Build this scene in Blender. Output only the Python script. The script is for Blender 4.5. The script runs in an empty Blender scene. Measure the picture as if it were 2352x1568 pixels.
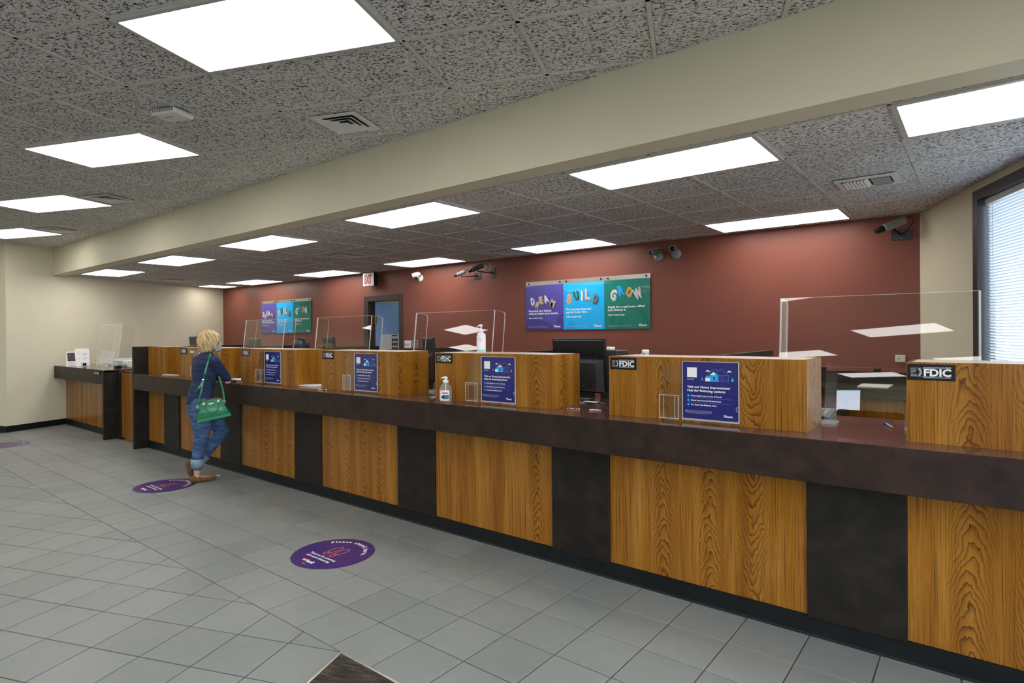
import bpy, bmesh, math, random
import numpy as np
from mathutils import Vector, Matrix
random.seed(7)
SC = bpy.context.scene
COL = SC.collection

# ---------------------------------------------------------------- camera, world, exposure
F_PX, CY = 1361.5, 769.4
Y1, ROLL, PITCH, CAM_H = math.radians(51.51), math.radians(-.425), math.radians(.161), 1.53
_cp, _sp, _cr, _sr = math.cos(PITCH), math.sin(PITCH), math.cos(ROLL), math.sin(ROLL)
_M = np.array([[_cr, -_sr, 0], [_sr, _cr, 0], [0, 0, 1]]) @ np.array([[1, 0, 0], [0, _cp, -_sp], [0, _sp, _cp]])
_W = np.stack([[math.sin(Y1), 0, -math.cos(Y1)], [math.cos(Y1), 0, math.sin(Y1)], [0, -1, 0]], 1)
CAMM = _M @ _W
cd = bpy.data.cameras.new('camera'); cam = bpy.data.objects.new('camera', cd); COL.objects.link(cam)
cd.sensor_width = 36; cd.lens = F_PX / 2352 * 36; cd.shift_y = -(784 - CY) / 2352
cd.clip_start = .05; cd.clip_end = 300
_m = Matrix.Identity(4)
for _r in range(3):
    _m[_r][0], _m[_r][1], _m[_r][2] = CAMM[0][_r], -CAMM[1][_r], -CAMM[2][_r]
_m[2][3] = CAM_H
cam.matrix_world = _m
SC.camera = cam

wd = bpy.data.worlds.new('sky'); SC.world = wd; wd.use_nodes = True
_bg = wd.node_tree.nodes['Background']
_bg.inputs[0].default_value = (.76, .87, 1.0, 1); _bg.inputs[1].default_value = 7.5
vs = SC.view_settings
vs.view_transform = 'Standard'; vs.look = 'None'; vs.gamma = 1; vs.use_curve_mapping = False
vs.exposure = 0.30
SC.cycles.max_bounces = 7; SC.cycles.diffuse_bounces = 4; SC.cycles.glossy_bounces = 3; SC.cycles.transparent_max_bounces = 16
LAMP = 6.2

# ---------------------------------------------------------------- frames
AX = np.array([.92913257, .36974676])        # lobby axis a (to the right)
BX = np.array([-.36974676, .92913257])       # lobby axis b (away)
def lob(a, b): p = a * AX + b * BX; return (float(p[0]), float(p[1]))
def lobinv(x, y): p = np.array([x, y]); return float(p @ AX), float(p @ BX)
def project(x, y, z):
    c = CAMM @ np.array([x, y, z - CAM_H])
    if c[2] < .05: return None
    return 1176 + F_PX * c[0] / c[2], CY + F_PX * c[1] / c[2]
def in_view(pts, mu=350, mv=250):
    q = [project(*p) for p in pts]; q = [p for p in q if p]
    if not q: return False
    us = [p[0] for p in q]; vs_ = [p[1] for p in q]
    return max(us) > -mu and min(us) < 2352 + mu and max(vs_) > -mv and min(vs_) < 1568 + mv
def px_area(pts):
    q = [project(*p) for p in pts]
    if any(p is None for p in q): return 1e9
    s = 0
    for i in range(len(q)):
        a, b = q[i - 1], q[i]; s += a[0] * b[1] - a[1] * b[0]
    us = [p[0] for p in q]; vs_ = [p[1] for p in q]
    if max(us) < 0 or min(us) > 2352 or max(vs_) < 0 or min(vs_) > 1568: return 0
    return abs(s) / 2

# ---------------------------------------------------------------- materials
MATS = {}
def nt(name):
    m = bpy.data.materials.new(name); m.use_nodes = True; MATS[name] = m
    t = m.node_tree; return m, t, t.nodes['Principled BSDF']
def N(t, typ, **kw):
    n = t.nodes.new(typ)
    for k, v in kw.items(): setattr(n, k, v)
    return n
def L(t, a, b): t.links.new(a, b)
def math_(t, op, a, b=None, c=None):
    n = N(t, 'ShaderNodeMath', operation=op)
    for i, x in enumerate((a, b, c)):
        if x is None: continue
        if isinstance(x, (int, float)): n.inputs[i].default_value = x
        else: L(t, x, n.inputs[i])
    return n.outputs[0]
def ramp(t, fac, stops):
    n = N(t, 'ShaderNodeValToRGB'); e = n.color_ramp.elements
    while len(e) < len(stops): e.new(.5)
    for i, (p, c) in enumerate(stops):
        e[i].position = p; e[i].color = (*c, 1) if len(c) == 3 else c
    L(t, fac, n.inputs[0]); return n.outputs[0]
def noise(t, vec, scale, detail=3, rough=.5, dist=0):
    n = N(t, 'ShaderNodeTexNoise'); n.inputs['Scale'].default_value = scale
    n.inputs['Detail'].default_value = detail; n.inputs['Roughness'].default_value = rough; n.inputs['Distortion'].default_value = dist
    L(t, vec, n.inputs['Vector']); return n.outputs['Fac']
def mapping(t, vec, scale=(1, 1, 1), rot=(0, 0, 0), loc=(0, 0, 0)):
    n = N(t, 'ShaderNodeMapping'); n.inputs['Scale'].default_value = scale; n.inputs['Rotation'].default_value = rot; n.inputs['Location'].default_value = loc
    L(t, vec, n.inputs['Vector']); return n.outputs[0]
def wpos(t): return N(t, 'ShaderNodeNewGeometry').outputs['Position']
def mixc(t, fac, a, b, blend='MIX'):
    n = N(t, 'ShaderNodeMix', data_type='RGBA', blend_type=blend)
    for i, x in ((0, fac), (6, a), (7, b)):
        if isinstance(x, (int, float)): n.inputs[i].default_value = x
        elif isinstance(x, tuple): n.inputs[i].default_value = (*x, 1)
        else: L(t, x, n.inputs[i])
    return n.outputs[2]
def bump(t, b, h, strength, dist=.01):
    n = N(t, 'ShaderNodeBump'); n.inputs['Strength'].default_value = strength; n.inputs['Distance'].default_value = dist
    L(t, h, n.inputs['Height']); L(t, n.outputs[0], b.inputs['Normal'])
def plain(name, col, rough=.5, metal=0, spec=.5, var=0, vscale=20, bmp=0, bscale=200, coat=0):
    m, t, b = nt(name)
    b.inputs['Roughness'].default_value = rough; b.inputs['Metallic'].default_value = metal
    b.inputs['Specular IOR Level'].default_value = spec; b.inputs['Coat Weight'].default_value = coat
    p = wpos(t)
    f = noise(t, p, vscale, 4)
    lo = tuple(max(0, c * (1 - var)) for c in col); hi = tuple(min(1, c * (1 + var)) for c in col)
    L(t, ramp(t, f, [(.3, lo), (.7, hi)]), b.inputs['Base Color'])
    if bmp: bump(t, b, noise(t, p, bscale, 2), bmp, .002)
    return m
def emit(name, col, s):
    m, t, b = nt(name)
    b.inputs['Base Color'].default_value = (.9, .9, .9, 1)
    b.inputs['Emission Color'].default_value = (*col, 1); b.inputs['Emission Strength'].default_value = s
    return m

def make_wood(name, gain=1.0):
    m, t, b = nt(name)
    p = wpos(t); s = N(t, 'ShaderNodeSeparateXYZ'); L(t, p, s.inputs[0])
    u = math_(t, 'ADD', s.outputs[0], math_(t, 'MULTIPLY', s.outputs[1], 1.13)); z = s.outputs[2]
    cv = N(t, 'ShaderNodeCombineXYZ'); L(t, u, cv.inputs[0]); L(t, z, cv.inputs[2])
    uv = cv.outputs[0]
    wob = math_(t, 'SUBTRACT', noise(t, mapping(t, uv, (1.4, 1, 2.6)), 1.6, 2), .5)
    uw = math_(t, 'ADD', u, math_(t, 'MULTIPLY', wob, .10))
    W = .235
    k = math_(t, 'FLOOR', math_(t, 'DIVIDE', uw, W))
    wn = N(t, 'ShaderNodeTexWhiteNoise', noise_dimensions='1D'); L(t, k, wn.inputs['W'])
    wn2 = N(t, 'ShaderNodeTexWhiteNoise', noise_dimensions='1D'); L(t, math_(t, 'ADD', k, 37.3), wn2.inputs['W'])
    xl = math_(t, 'MULTIPLY', math_(t, 'SUBTRACT', math_(t, 'FRACT', math_(t, 'DIVIDE', uw, W)), math_(t, 'ADD', .38, math_(t, 'MULTIPLY', wn2.outputs[0], .24))), W)
    sgn = math_(t, 'SUBTRACT', math_(t, 'MULTIPLY', math_(t, 'GREATER_THAN', wn.outputs[0], .45), 2), 1)
    wig = math_(t, 'SUBTRACT', noise(t, mapping(t, uv, (16, 1, 7)), 1, 3), .5)
    zz = math_(t, 'ADD', math_(t, 'ADD', math_(t, 'MULTIPLY', z, sgn), math_(t, 'MULTIPLY', wig, .22)), math_(t, 'MULTIPLY', wn2.outputs[0], 3))
    par = math_(t, 'MULTIPLY', math_(t, 'POWER', math_(t, 'ABSOLUTE', xl), 1.6), 12)
    tt = math_(t, 'MULTIPLY', math_(t, 'ADD', zz, par), 17)
    ring = math_(t, 'FRACT', tt)
    ringv = math_(t, 'POWER', ring, 3.2)
    straight = noise(t, mapping(t, uv, (170, 1, 1.6)), 1, 4, .65)
    near = math_(t, 'SMOOTH_MIN', math_(t, 'MAXIMUM', math_(t, 'SUBTRACT', 1.25, math_(t, 'MULTIPLY', math_(t, 'ABSOLUTE', xl), 11.5)), 0), 1, .2)
    sel = math_(t, 'MULTIPLY', near, math_(t, 'GREATER_THAN', wn2.outputs[0], .24))
    lines = math_(t, 'ADD', math_(t, 'MULTIPLY', ringv, sel), math_(t, 'MULTIPLY', math_(t, 'MULTIPLY', math_(t, 'SUBTRACT', 1, sel), math_(t, 'SMOOTH_MAX', math_(t, 'MULTIPLY', math_(t, 'SUBTRACT', straight, .5), 6), 0, .1)), .85))
    fine = noise(t, mapping(t, uv, (420, 1, 9)), 1, 3, .6)
    broad = noise(t, mapping(t, uv, (11, 1, .6)), 1, 2)
    tone = math_(t, 'ADD', math_(t, 'MULTIPLY', fine, .55), math_(t, 'MULTIPLY', broad, .75))
    g = gain
    base = ramp(t, tone, [(.38, (.21 * g, .070 * g, .005 * g)), (.60, (.37 * g, .142 * g, .011 * g)), (.84, (.52 * g, .235 * g, .034 * g))])
    col = mixc(t, math_(t, 'MINIMUM', math_(t, 'MULTIPLY', lines, 1.0), .93), base, (.070 * g, .022 * g, .004 * g))
    L(t, col, b.inputs['Base Color'])
    b.inputs['Roughness'].default_value = .26; b.inputs['Specular IOR Level'].default_value = .42
    bump(t, b, fine, .06, .001)
    return m
WOOD = make_wood('teak_laminate', .78)

def make_dark(name, c0, c1, rough, sc=9, spec=.2):
    m, t, b = nt(name); p = wpos(t)
    f = noise(t, p, sc, 6, .65); f2 = noise(t, p, 160, 2)
    L(t, mixc(t, .25, ramp(t, f, [(.35, c0), (.7, c1)]), ramp(t, f2, [(.3, c0), (.8, c1)])), b.inputs['Base Color'])
    b.inputs['Roughness'].default_value = rough; b.inputs['Specular IOR Level'].default_value = spec
    bump(t, b, f2, .05, .001); return m
DARK = make_dark('dark_laminate', (.010, .009, .008), (.028, .022, .017), .45)
FASC = make_dark('brown_laminate', (.017, .012, .010), (.050, .028, .022), .40)
LTOP = make_dark('brown_laminate_top', (.075, .036, .028), (.135, .072, .058), .12, spec=.5)
RUBB = plain('black_rubber', (.008, .010, .011), .42, spec=.2, var=.2, vscale=6)
WALL = plain('cream_paint', (.70, .65, .49), .55, spec=.3, var=.02, vscale=3, bmp=.08, bscale=350)
RED = plain('red_paint', (.225, .071, .049), .42, spec=.3, var=.05, vscale=2, bmp=.1, bscale=300)
GROUT = plain('grout', (.10, .088, .075), .85, var=.25, vscale=40)

def make_tile():
    m, t, b = nt('grey_tile'); p = wpos(t)
    sp = noise(t, p, 420, 2, .7); br = noise(t, p, 1.3, 3); md = noise(t, p, 16, 3)
    oi = N(t, 'ShaderNodeObjectInfo')
    tone = math_(t, 'ADD', math_(t, 'ADD', math_(t, 'MULTIPLY', sp, .55), math_(t, 'MULTIPLY', br, .22)), math_(t, 'ADD', math_(t, 'MULTIPLY', oi.outputs['Random'], .10), math_(t, 'MULTIPLY', md, .13)))
    L(t, ramp(t, tone, [(.28, (.15, .163, .154)), (.52, (.238, .252, .239)), (.78, (.325, .34, .325))]), b.inputs['Base Color'])
    b.inputs['Roughness'].default_value = .40; b.inputs['Specular IOR Level'].default_value = .42
    bump(t, b, sp, .10, .001); return m
TILE = make_tile()
def make_panel():
    m, t, b = nt('rough_ceiling_panel'); p = wpos(t)
    pr = mapping(t, p, (1, 1.0, 1), (0, 0, -math.radians(21.7)))
    ps = mapping(t, pr, (1.0, 1.6, 1))
    v = noise(t, ps, 50, 3, .66, .5); v2 = noise(t, ps, 150, 2, .6, .3)
    h = math_(t, 'ADD', math_(t, 'MULTIPLY', v, .8), math_(t, 'MULTIPLY', v2, .35))
    st = noise(t, p, .8, 3)
    c = ramp(t, h, [(.485, (.03, .028, .025)), (.545, (.80, .78, .75)), (.60, (1, .99, .97))])  # dark pits: fissure shade and grime both put into the colour
    L(t, mixc(t, ramp(t, st, [(.45, (.0, .0, .0)), (.75, (.16, .16, .16))]), c, (.35, .32, .28), 'MULTIPLY'), b.inputs['Base Color'])
    b.inputs['Roughness'].default_value = .9; b.inputs['Specular IOR Level'].default_value = .15
    bump(t, b, h, 1.0, .018); return m
PANEL = make_panel()
BAR = plain('beige_grid_bar', (.66, .64, .60), .5, var=.08)
CEILBASE = plain('ceiling_void', (.45, .43, .40), .9, var=.1)
FRAMEW = plain('light_frame_metal', (.55, .55, .53), .4, var=.05)
LAMPM = emit('lit_diffuser', (1.0, .975, .93), LAMP)
def make_carpet():
    m, t, b = nt('brown_carpet'); p = wpos(t)
    q = mapping(t, p, (1, 1, 1), (0, 0, -math.radians(21.7)))
    n1 = noise(t, mapping(t, q, (9, 110, 1)), 1, 3, .6); n2 = noise(t, q, 320, 2)
    L(t, mixc(t, math_(t, 'GREATER_THAN', math_(t, 'ADD', math_(t, 'MULTIPLY', n1, .5), math_(t, 'MULTIPLY', n2, .5)), .57), ramp(t, n1, [(.35, (.016, .012, .010)), (.65, (.050, .038, .030))]), (.14, .105, .045)), b.inputs['Base Color'])
    b.inputs['Roughness'].default_value = .95; bump(t, b, n2, .8, .006); return m
CARPET = make_carpet()
def make_glass(name, tint=(1, 1, 1), ior=1.49, rough=0.0):
    m, t, b = nt(name); t.nodes.remove(b)
    o = t.nodes['Material Output']
    tr = N(t, 'ShaderNodeBsdfTransparent'); tr.inputs[0].default_value = (*tint, 1)
    gl = N(t, 'ShaderNodeBsdfGlossy'); gl.inputs['Roughness'].default_value = rough; gl.inputs[0].default_value = (1, 1, 1, 1)
    fr = N(t, 'ShaderNodeFresnel')
    bf = N(t, 'ShaderNodeNewGeometry').outputs['Backfacing']       # same reflectance on both faces of the sheet
    L(t, math_(t, 'ADD', ior, math_(t, 'MULTIPLY', bf, 1 / ior - ior)), fr.inputs[0])
    mx = N(t, 'ShaderNodeMixShader'); L(t, fr.outputs[0], mx.inputs[0]); L(t, tr.outputs[0], mx.inputs[1]); L(t, gl.outputs[0], mx.inputs[2])
    L(t, mx.outputs[0], o.inputs[0]); return m
GLASS = make_glass('clear_acrylic', (.97, .98, .98))
WINGLASS = make_glass('window_glass', (.95, .97, .97))
def make_edge():
    m, t, b = nt('acrylic_edge'); t.nodes.remove(b); o = t.nodes['Material Output']
    tr = N(t, 'ShaderNodeBsdfTransparent'); tl = N(t, 'ShaderNodeBsdfTranslucent'); tl.inputs[0].default_value = (.95, .96, .97, 1)
    df = N(t, 'ShaderNodeBsdfPrincipled'); df.inputs['Base Color'].default_value = (.85, .87, .88, 1); df.inputs['Roughness'].default_value = .1
    m1 = N(t, 'ShaderNodeMixShader'); m1.inputs[0].default_value = .5; L(t, tl.outputs[0], m1.inputs[1]); L(t, df.outputs[0], m1.inputs[2])
    m2 = N(t, 'ShaderNodeMixShader'); m2.inputs[0].default_value = .75; L(t, tr.outputs[0], m2.inputs[1]); L(t, m1.outputs[0], m2.inputs[2])
    L(t, m2.outputs[0], o.inputs[0]); return m
EDGE = make_edge()
def make_clearplastic():
    m, t, b = nt('clear_plastic'); t.nodes.remove(b); o = t.nodes['Material Output']
    tr = N(t, 'ShaderNodeBsdfTransparent'); tr.inputs[0].default_value = (.93, .95, .96, 1)
    df = N(t, 'ShaderNodeBsdfPrincipled'); df.inputs['Base Color'].default_value = (.8, .83, .85, 1); df.inputs['Roughness'].default_value = .12
    fr = N(t, 'ShaderNodeFresnel')
    bf = N(t, 'ShaderNodeNewGeometry').outputs['Backfacing']
    L(t, math_(t, 'ADD', 1.5, math_(t, 'MULTIPLY', bf, 1 / 1.5 - 1.5)), fr.inputs[0])
    fa = math_(t, 'ADD', math_(t, 'MULTIPLY', fr.outputs[0], .9), .10)
    m2 = N(t, 'ShaderNodeMixShader'); L(t, fa, m2.inputs[0]); L(t, tr.outputs[0], m2.inputs[1]); L(t, df.outputs[0], m2.inputs[2])
    L(t, m2.outputs[0], o.inputs[0]); return m
PLAST = make_clearplastic()
WHITE = plain('white_plastic', (.80, .80, .78), .35, var=.02)
PAPER = plain('white_paper', (.82, .82, .80), .7, var=.02)
INKW = plain('white_ink', (.85, .85, .86), .5)
INKG = plain('pale_grey_ink', (.45, .47, .55), .5)
INKB = plain('black_ink', (.015, .015, .015), .5)
BLACK = plain('black_plastic', (.009, .009, .010), .38, spec=.28, var=.15)
BLACKG = plain('charcoal_plastic', (.035, .036, .038), .4, var=.1)
GREY = plain('grey_plastic', (.16, .165, .17), .4, var=.05)
LGREY = plain('pale_grey_plastic', (.50, .52, .53), .4, var=.03)
CHROME = plain('chrome', (.75, .75, .74), .18, metal=1)
ALU = plain('brushed_aluminium', (.62, .62, .60), .32, metal=1, var=.04)
BRASS = plain('brass', (.62, .40, .12), .3, metal=1, var=.1)
NAVY = plain('navy_print', (.020, .022, .16), .16, spec=.5, coat=.3)
PURP = plain('purple_print', (.085, .068, .36), .18, coat=.3)
PURPD = plain('dark_purple_print', (.06, .045, .27), .18)
CYAN = plain('cyan_print', (.002, .42, .88), .18, coat=.3)
CYAND = plain('blue_print', (.002, .34, .80), .18)
GREEN = plain('green_print', (.002, .19, .145), .18, coat=.3)
GREEND = plain('dark_green_print', (.002, .155, .12), .18)
STICK = plain('purple_vinyl', (.050, .018, .16), .28, var=.1, vscale=30)
ORANGE = plain('orange_ink', (.75, .16, .09), .5)
REDI = plain('red_ink', (.75, .02, .03), .5)
SKYB = plain('sky_blue_ink', (.01, .38, .80), .5)
AQUA = plain('aqua_ink', (.02, .55, .62), .5)
LINEB = plain('blue_line_ink', (.10, .14, .50), .5)
CREAMI = plain('cream_ink', (.70, .52, .34), .5)
TANI = plain('tan_ink', (.52, .32, .18), .5)
PINKI = plain('pink_ink', (.68, .36, .27), .5)
LEAFI = plain('leaf_green_ink', (.06, .16, .05), .5)
CONCI = plain('concrete_ink', (.20, .21, .19), .5)
GOLDI = plain('amber_ink', (.72, .35, .04), .5)
FRAMED = plain('dark_brown_paint', (.030, .024, .018), .4, var=.1)
DOORB = plain('daylight_blue_leaf', (.24, .42, .72), .3, var=.03)  # daylight reflected off the door leaf, put into its base colour as blue
WINF = plain('dark_bronze_metal', (.018, .017, .018), .4, var=.1)
def make_slat():
    m, t, b = nt('white_blind_slat'); o = t.nodes['Material Output']
    b.inputs['Base Color'].default_value = (.82, .84, .88, 1); b.inputs['Roughness'].default_value = .4
    tl = N(t, 'ShaderNodeBsdfTranslucent'); tl.inputs[0].default_value = (.85, .90, .97, 1)
    mx = N(t, 'ShaderNodeMixShader'); mx.inputs[0].default_value = .24
    L(t, b.outputs[0], mx.inputs[1]); L(t, tl.outputs[0], mx.inputs[2]); L(t, mx.outputs[0], o.inputs[0]); return m
SLAT = make_slat()

# ---------------------------------------------------------------- mesh builder
class MB:
    def __init__(s): s.v = []; s.f = []; s.m = []; s.sm = []
    def add(s, vs, fs, mi=0, smooth=False, mat=None):
        o = len(s.v)
        s.v += [tuple(mat @ Vector(v)) for v in vs] if mat is not None else [tuple(v) for v in vs]
        for f in fs: s.f.append([i + o for i in f]); s.m.append(mi); s.sm.append(smooth)
        return s
    def box(s, x0, x1, y0, y1, z0, z1, mi=0, mat=None):
        return s.add([(x0, y0, z0), (x1, y0, z0), (x1, y1, z0), (x0, y1, z0), (x0, y0, z1), (x1, y0, z1), (x1, y1, z1), (x0, y1, z1)],
                     [(0, 3, 2, 1), (4, 5, 6, 7), (0, 1, 5, 4), (1, 2, 6, 5), (2, 3, 7, 6), (3, 0, 4, 7)], mi, False, mat)
    def bbox(s, x0, x1, y0, y1, z0, z1, r=.003, mi=0, mat=None):
        """box with chamfered edges"""
        vs = []; c = [(x0, x1), (y0, y1), (z0, z1)]; idx = {}
        for ax in range(3):
            for i in range(8):
                p = [c[k][(i >> k) & 1] for k in range(3)]
                for k in range(3):
                    if k != ax: p[k] += r if not (i >> k) & 1 else -r
                idx[(ax, i)] = len(vs); vs.append(tuple(p))
        fs = []
        for ax in range(3):
            for side in (0, 1):
                o = [k for k in range(3) if k != ax]
                q = []
                for (p, r2) in ((0, 0), (1, 0), (1, 1), (0, 1)):
                    i = (side << ax) | (p << o[0]) | (r2 << o[1]); q.append(idx[(ax, i)])
                if (side == 1) == (ax == 1): q = q[::-1]
                fs.append(q)
        for ax in range(3):
            o = [k for k in range(3) if k != ax]
            for p in (0, 1):
                for q in (0, 1):
                    i0 = (p << o[0]) | (q << o[1]); i1 = i0 | (1 << ax)
                    fs.append([idx[(o[0], i0)], idx[(o[0], i1)], idx[(o[1], i1)], idx[(o[1], i0)]])
        for i in range(8): fs.append([idx[(0, i)], idx[(1, i)], idx[(2, i)]])
        return s.add(vs, fs, mi, False, mat)
    def prism(s, pts, z0, z1, mi=0, mat=None, side_mi=None):
        n = len(pts)
        a = sum(pts[i - 1][0] * pts[i][1] - pts[i - 1][1] * pts[i][0] for i in range(n))
        if a < 0: pts = pts[::-1]
        vs = [(p[0], p[1], z0) for p in pts] + [(p[0], p[1], z1) for p in pts]
        s.add(vs, [tuple(range(n - 1, -1, -1)), tuple(range(n, 2 * n))], mi, False, mat)
        o = len(s.v) - 2 * n
        for i in range(n):
            j = (i + 1) % n
            s.f.append([o + i, o + j, o + n + j, o + n + i]); s.m.append(mi if side_mi is None else side_mi); s.sm.append(False)
        return s
    def tube(s, path, rad, n=10, mi=0, caps=True, mat=None):
        P = [Vector(p) for p in path]
        R = rad if isinstance(rad, (list, tuple)) else [rad] * len(P)
        up = None; rings = []
        for i, p in enumerate(P):
            t = (P[min(i + 1, len(P) - 1)] - P[max(i - 1, 0)]).normalized()
            if up is None: up = Vector((0, 0, 1)) if abs(t.z) < .9 else Vector((1, 0, 0))
            x = t.cross(up).normalized(); up = x.cross(t).normalized()
            rings.append([p + (x * math.cos(2 * math.pi * k / n) + up * math.sin(2 * math.pi * k / n)) * R[i] for k in range(n)])
        return s.loft(rings, mi, caps, mat)
    def loft(s, rings, mi=0, caps=True, mat=None, smooth=True):
        n = len(rings[0]); vs = [tuple(p) for r in rings for p in r]; fs = []
        for i in range(len(rings) - 1):
            for k in range(n):
                a, b = i * n + k, i * n + (k + 1) % n
                fs.append((a, b, b + n, a + n))
        if caps: fs += [tuple(range(n - 1, -1, -1)), tuple(range((len(rings) - 1) * n, len(rings) * n))]
        return s.add(vs, fs, mi, smooth, mat)
    def lathe(s, prof, n=20, mi=0, mat=None, smooth=True):
        return s.loft([[(r * math.cos(2 * math.pi * k / n), r * math.sin(2 * math.pi * k / n), z) for k in range(n)] for r, z in prof], mi, True, mat, smooth)
    def ball(s, c, r, n=12, mi=0, mat=None):
        if isinstance(r, (int, float)): r = (r, r, r)
        rings = []
        for i in range(1, n):
            a = math.pi * i / n
            rings.append([(c[0] + r[0] * math.sin(a) * math.cos(2 * math.pi * k / (2 * n)), c[1] + r[1] * math.sin(a) * math.sin(2 * math.pi * k / (2 * n)), c[2] - r[2] * math.cos(a)) for k in range(2 * n)])
        return s.loft(rings, mi, True, mat)
    def mesh(s, name, mats, off=(0, 0, 0)):
        me = bpy.data.meshes.new(name)
        me.from_pydata([(v[0] - off[0], v[1] - off[1], v[2] - off[2]) for v in s.v], [], s.f)
        for m in (mats if isinstance(mats, (list, tuple)) else [mats]): me.materials.append(m)
        me.polygons.foreach_set('material_index', s.m); me.polygons.foreach_set('use_smooth', s.sm)
        me.update(); return me
    def build(s, name, mats, parent=None, off=None):
        if off is None: off = tuple(parent['_w']) if parent is not None and '_w' in parent else (0, 0, 0)
        o = bpy.data.objects.new(name, s.mesh(name, mats, off)); COL.objects.link(o)
        if parent is not None: o.parent = parent
        o['_w'] = off
        return o
def thing(name, label, cat, loc=(0, 0, 0), group=None):
    o = bpy.data.objects.new(name, None); COL.objects.link(o); o.location = loc; o['_w'] = loc
    o.empty_display_size = .1
    o['label'] = label; o['category'] = cat
    if group: o['group'] = group
    return o
def tag(o, label, cat, group=None):
    o['label'] = label; o['category'] = cat
    if group: o['group'] = group
    return o
def single(mb, name, mats, label, cat, loc=(0, 0, 0), group=None):
    o = mb.build(name, mats, None, loc); o.location = loc
    return tag(o, label, cat, group)
def struct(o): o['kind'] = 'structure'; return o
def dup(root, loc, label=None, group=None):
    r = root.copy(); COL.objects.link(r); r.location = loc
    if label: r['label'] = label
    if group: r['group'] = group
    for ch in list(root.children):
        c = ch.copy(); COL.objects.link(c); c.parent = r
        for g in list(ch.children):
            d = g.copy(); COL.objects.link(d); d.parent = c
    return r
def RZ(a, loc=(0, 0, 0)): return Matrix.Translation(loc) @ Matrix.Rotation(a, 4, 'Z')

# ---------------------------------------------------------------- lettering (flat text meshes, cached)
_TX = {}
def text_geo(s, bold=0.0):
    key = (s, bold)
    if key in _TX: return _TX[key]
    cu = bpy.data.curves.new('t', 'FONT'); cu.body = s; cu.offset = bold; cu.resolution_u = 2
    ob = bpy.data.objects.new('t', cu); COL.objects.link(ob)
    dg = bpy.context.evaluated_depsgraph_get()
    me = bpy.data.meshes.new_from_object(ob.evaluated_get(dg))
    vs = [tuple(v.co) for v in me.vertices]; fs = [tuple(p.vertices) for p in me.polygons]
    w = max([v[0] for v in vs] + [0]) ; x0 = min([v[0] for v in vs] + [0])
    bpy.data.objects.remove(ob); bpy.data.curves.remove(cu); bpy.data.meshes.remove(me)
    _TX[key] = (vs, fs, x0, w); return _TX[key]
def put_text(mb, s, mat, x, y, h, width=None, bold=.02, mi=0, align='L', z=0.0):
    """text in the local xy plane of mat: baseline (x,y), cap height h, optionally squeezed to width"""
    vs, fs, x0, w = text_geo(s, bold)
    k = h / .69; sx = k if width is None else width / (w - x0)
    ox = x - x0 * sx - (0 if align == 'L' else (w - x0) * sx / (2 if align == 'C' else 1))
    mb.add([(v[0] * sx + ox, v[1] * k + y, z) for v in vs], fs, mi, False, mat)
def rect(mb, mat, x0, x1, y0, y1, z=0.0, mi=0):
    mb.add([(x0, y0, z), (x1, y0, z), (x1, y1, z), (x0, y1, z)], [(0, 1, 2, 3)], mi, False, mat)
def polyf(mb, mat, pts, z=0.0, mi=0):
    mb.add([(p[0], p[1], z) for p in pts], [tuple(range(len(pts)))], mi, False, mat)
def ringf(mb, mat, cx, cy, r0, r1, a0=0, a1=360, z=0.0, n=28, mi=0, ry=1.0):
    vs = []; fs = []
    for i in range(n + 1):
        a = math.radians(a0 + (a1 - a0) * i / n)
        vs += [(cx + r0 * math.cos(a), cy + ry * r0 * math.sin(a), z), (cx + r1 * math.cos(a), cy + ry * r1 * math.sin(a), z)]
    for i in range(n): fs.append((2 * i, 2 * i + 1, 2 * i + 3, 2 * i + 2))
    mb.add(vs, fs, mi, False, mat)
def lineseq(mb, mat, pts, w, z=0.0, mi=0):
    for a, b in zip(pts[:-1], pts[1:]):
        d = Vector((b[0] - a[0], b[1] - a[1])); n = Vector((-d.y, d.x)).normalized() * w / 2
        e = d.normalized() * w / 2
        polyf(mb, mat, [(a[0] - e.x - n.x, a[1] - e.y - n.y), (b[0] + e.x - n.x, b[1] + e.y - n.y), (b[0] + e.x + n.x, b[1] + e.y + n.y), (a[0] - e.x + n.x, a[1] - e.y + n.y)], z, mi)
# local xy plane -> wall facing -Y : x->X, y->Z, z->-Y
def FRONT(x, y, z): return Matrix(((1, 0, 0, x), (0, 0, -1, y), (0, 1, 0, z), (0, 0, 0, 1)))
def FLOORM(x, y, z): return Matrix.Translation((x, y, z))

def clip(poly, n, c):
    """keep the side n.p <= c"""
    out = []
    for i in range(len(poly)):
        a, b = poly[i - 1], poly[i]; da, db = a[0] * n[0] + a[1] * n[1] - c, b[0] * n[0] + b[1] * n[1] - c
        if (da <= 0) != (db <= 0):
            t = da / (da - db); out.append((a[0] + t * (b[0] - a[0]), a[1] + t * (b[1] - a[1])))
        if db <= 0: out.append(b)
    return out
def area(p): return abs(sum(p[i - 1][0] * p[i][1] - p[i - 1][1] * p[i][0] for i in range(len(p)))) / 2 if len(p) > 2 else 0
def inset(p, d):
    c = (sum(q[0] for q in p) / len(p), sum(q[1] for q in p) / len(p)); out = p
    n = len(p); s = sum(p[i - 1][0] * p[i][1] - p[i - 1][1] * p[i][0] for i in range(n))
    if s < 0: p = p[::-1]
    q = p
    for i in range(n):
        a, b = p[i], p[(i + 1) % n]; dx, dy = b[0] - a[0], b[1] - a[1]; l = math.hypot(dx, dy)
        if l < 1e-6: continue
        nn = (dy / l, -dx / l); q = clip(q, nn, nn[0] * a[0] + nn[1] * a[1] - d)
        if len(q) < 3: return []
    return q

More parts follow.
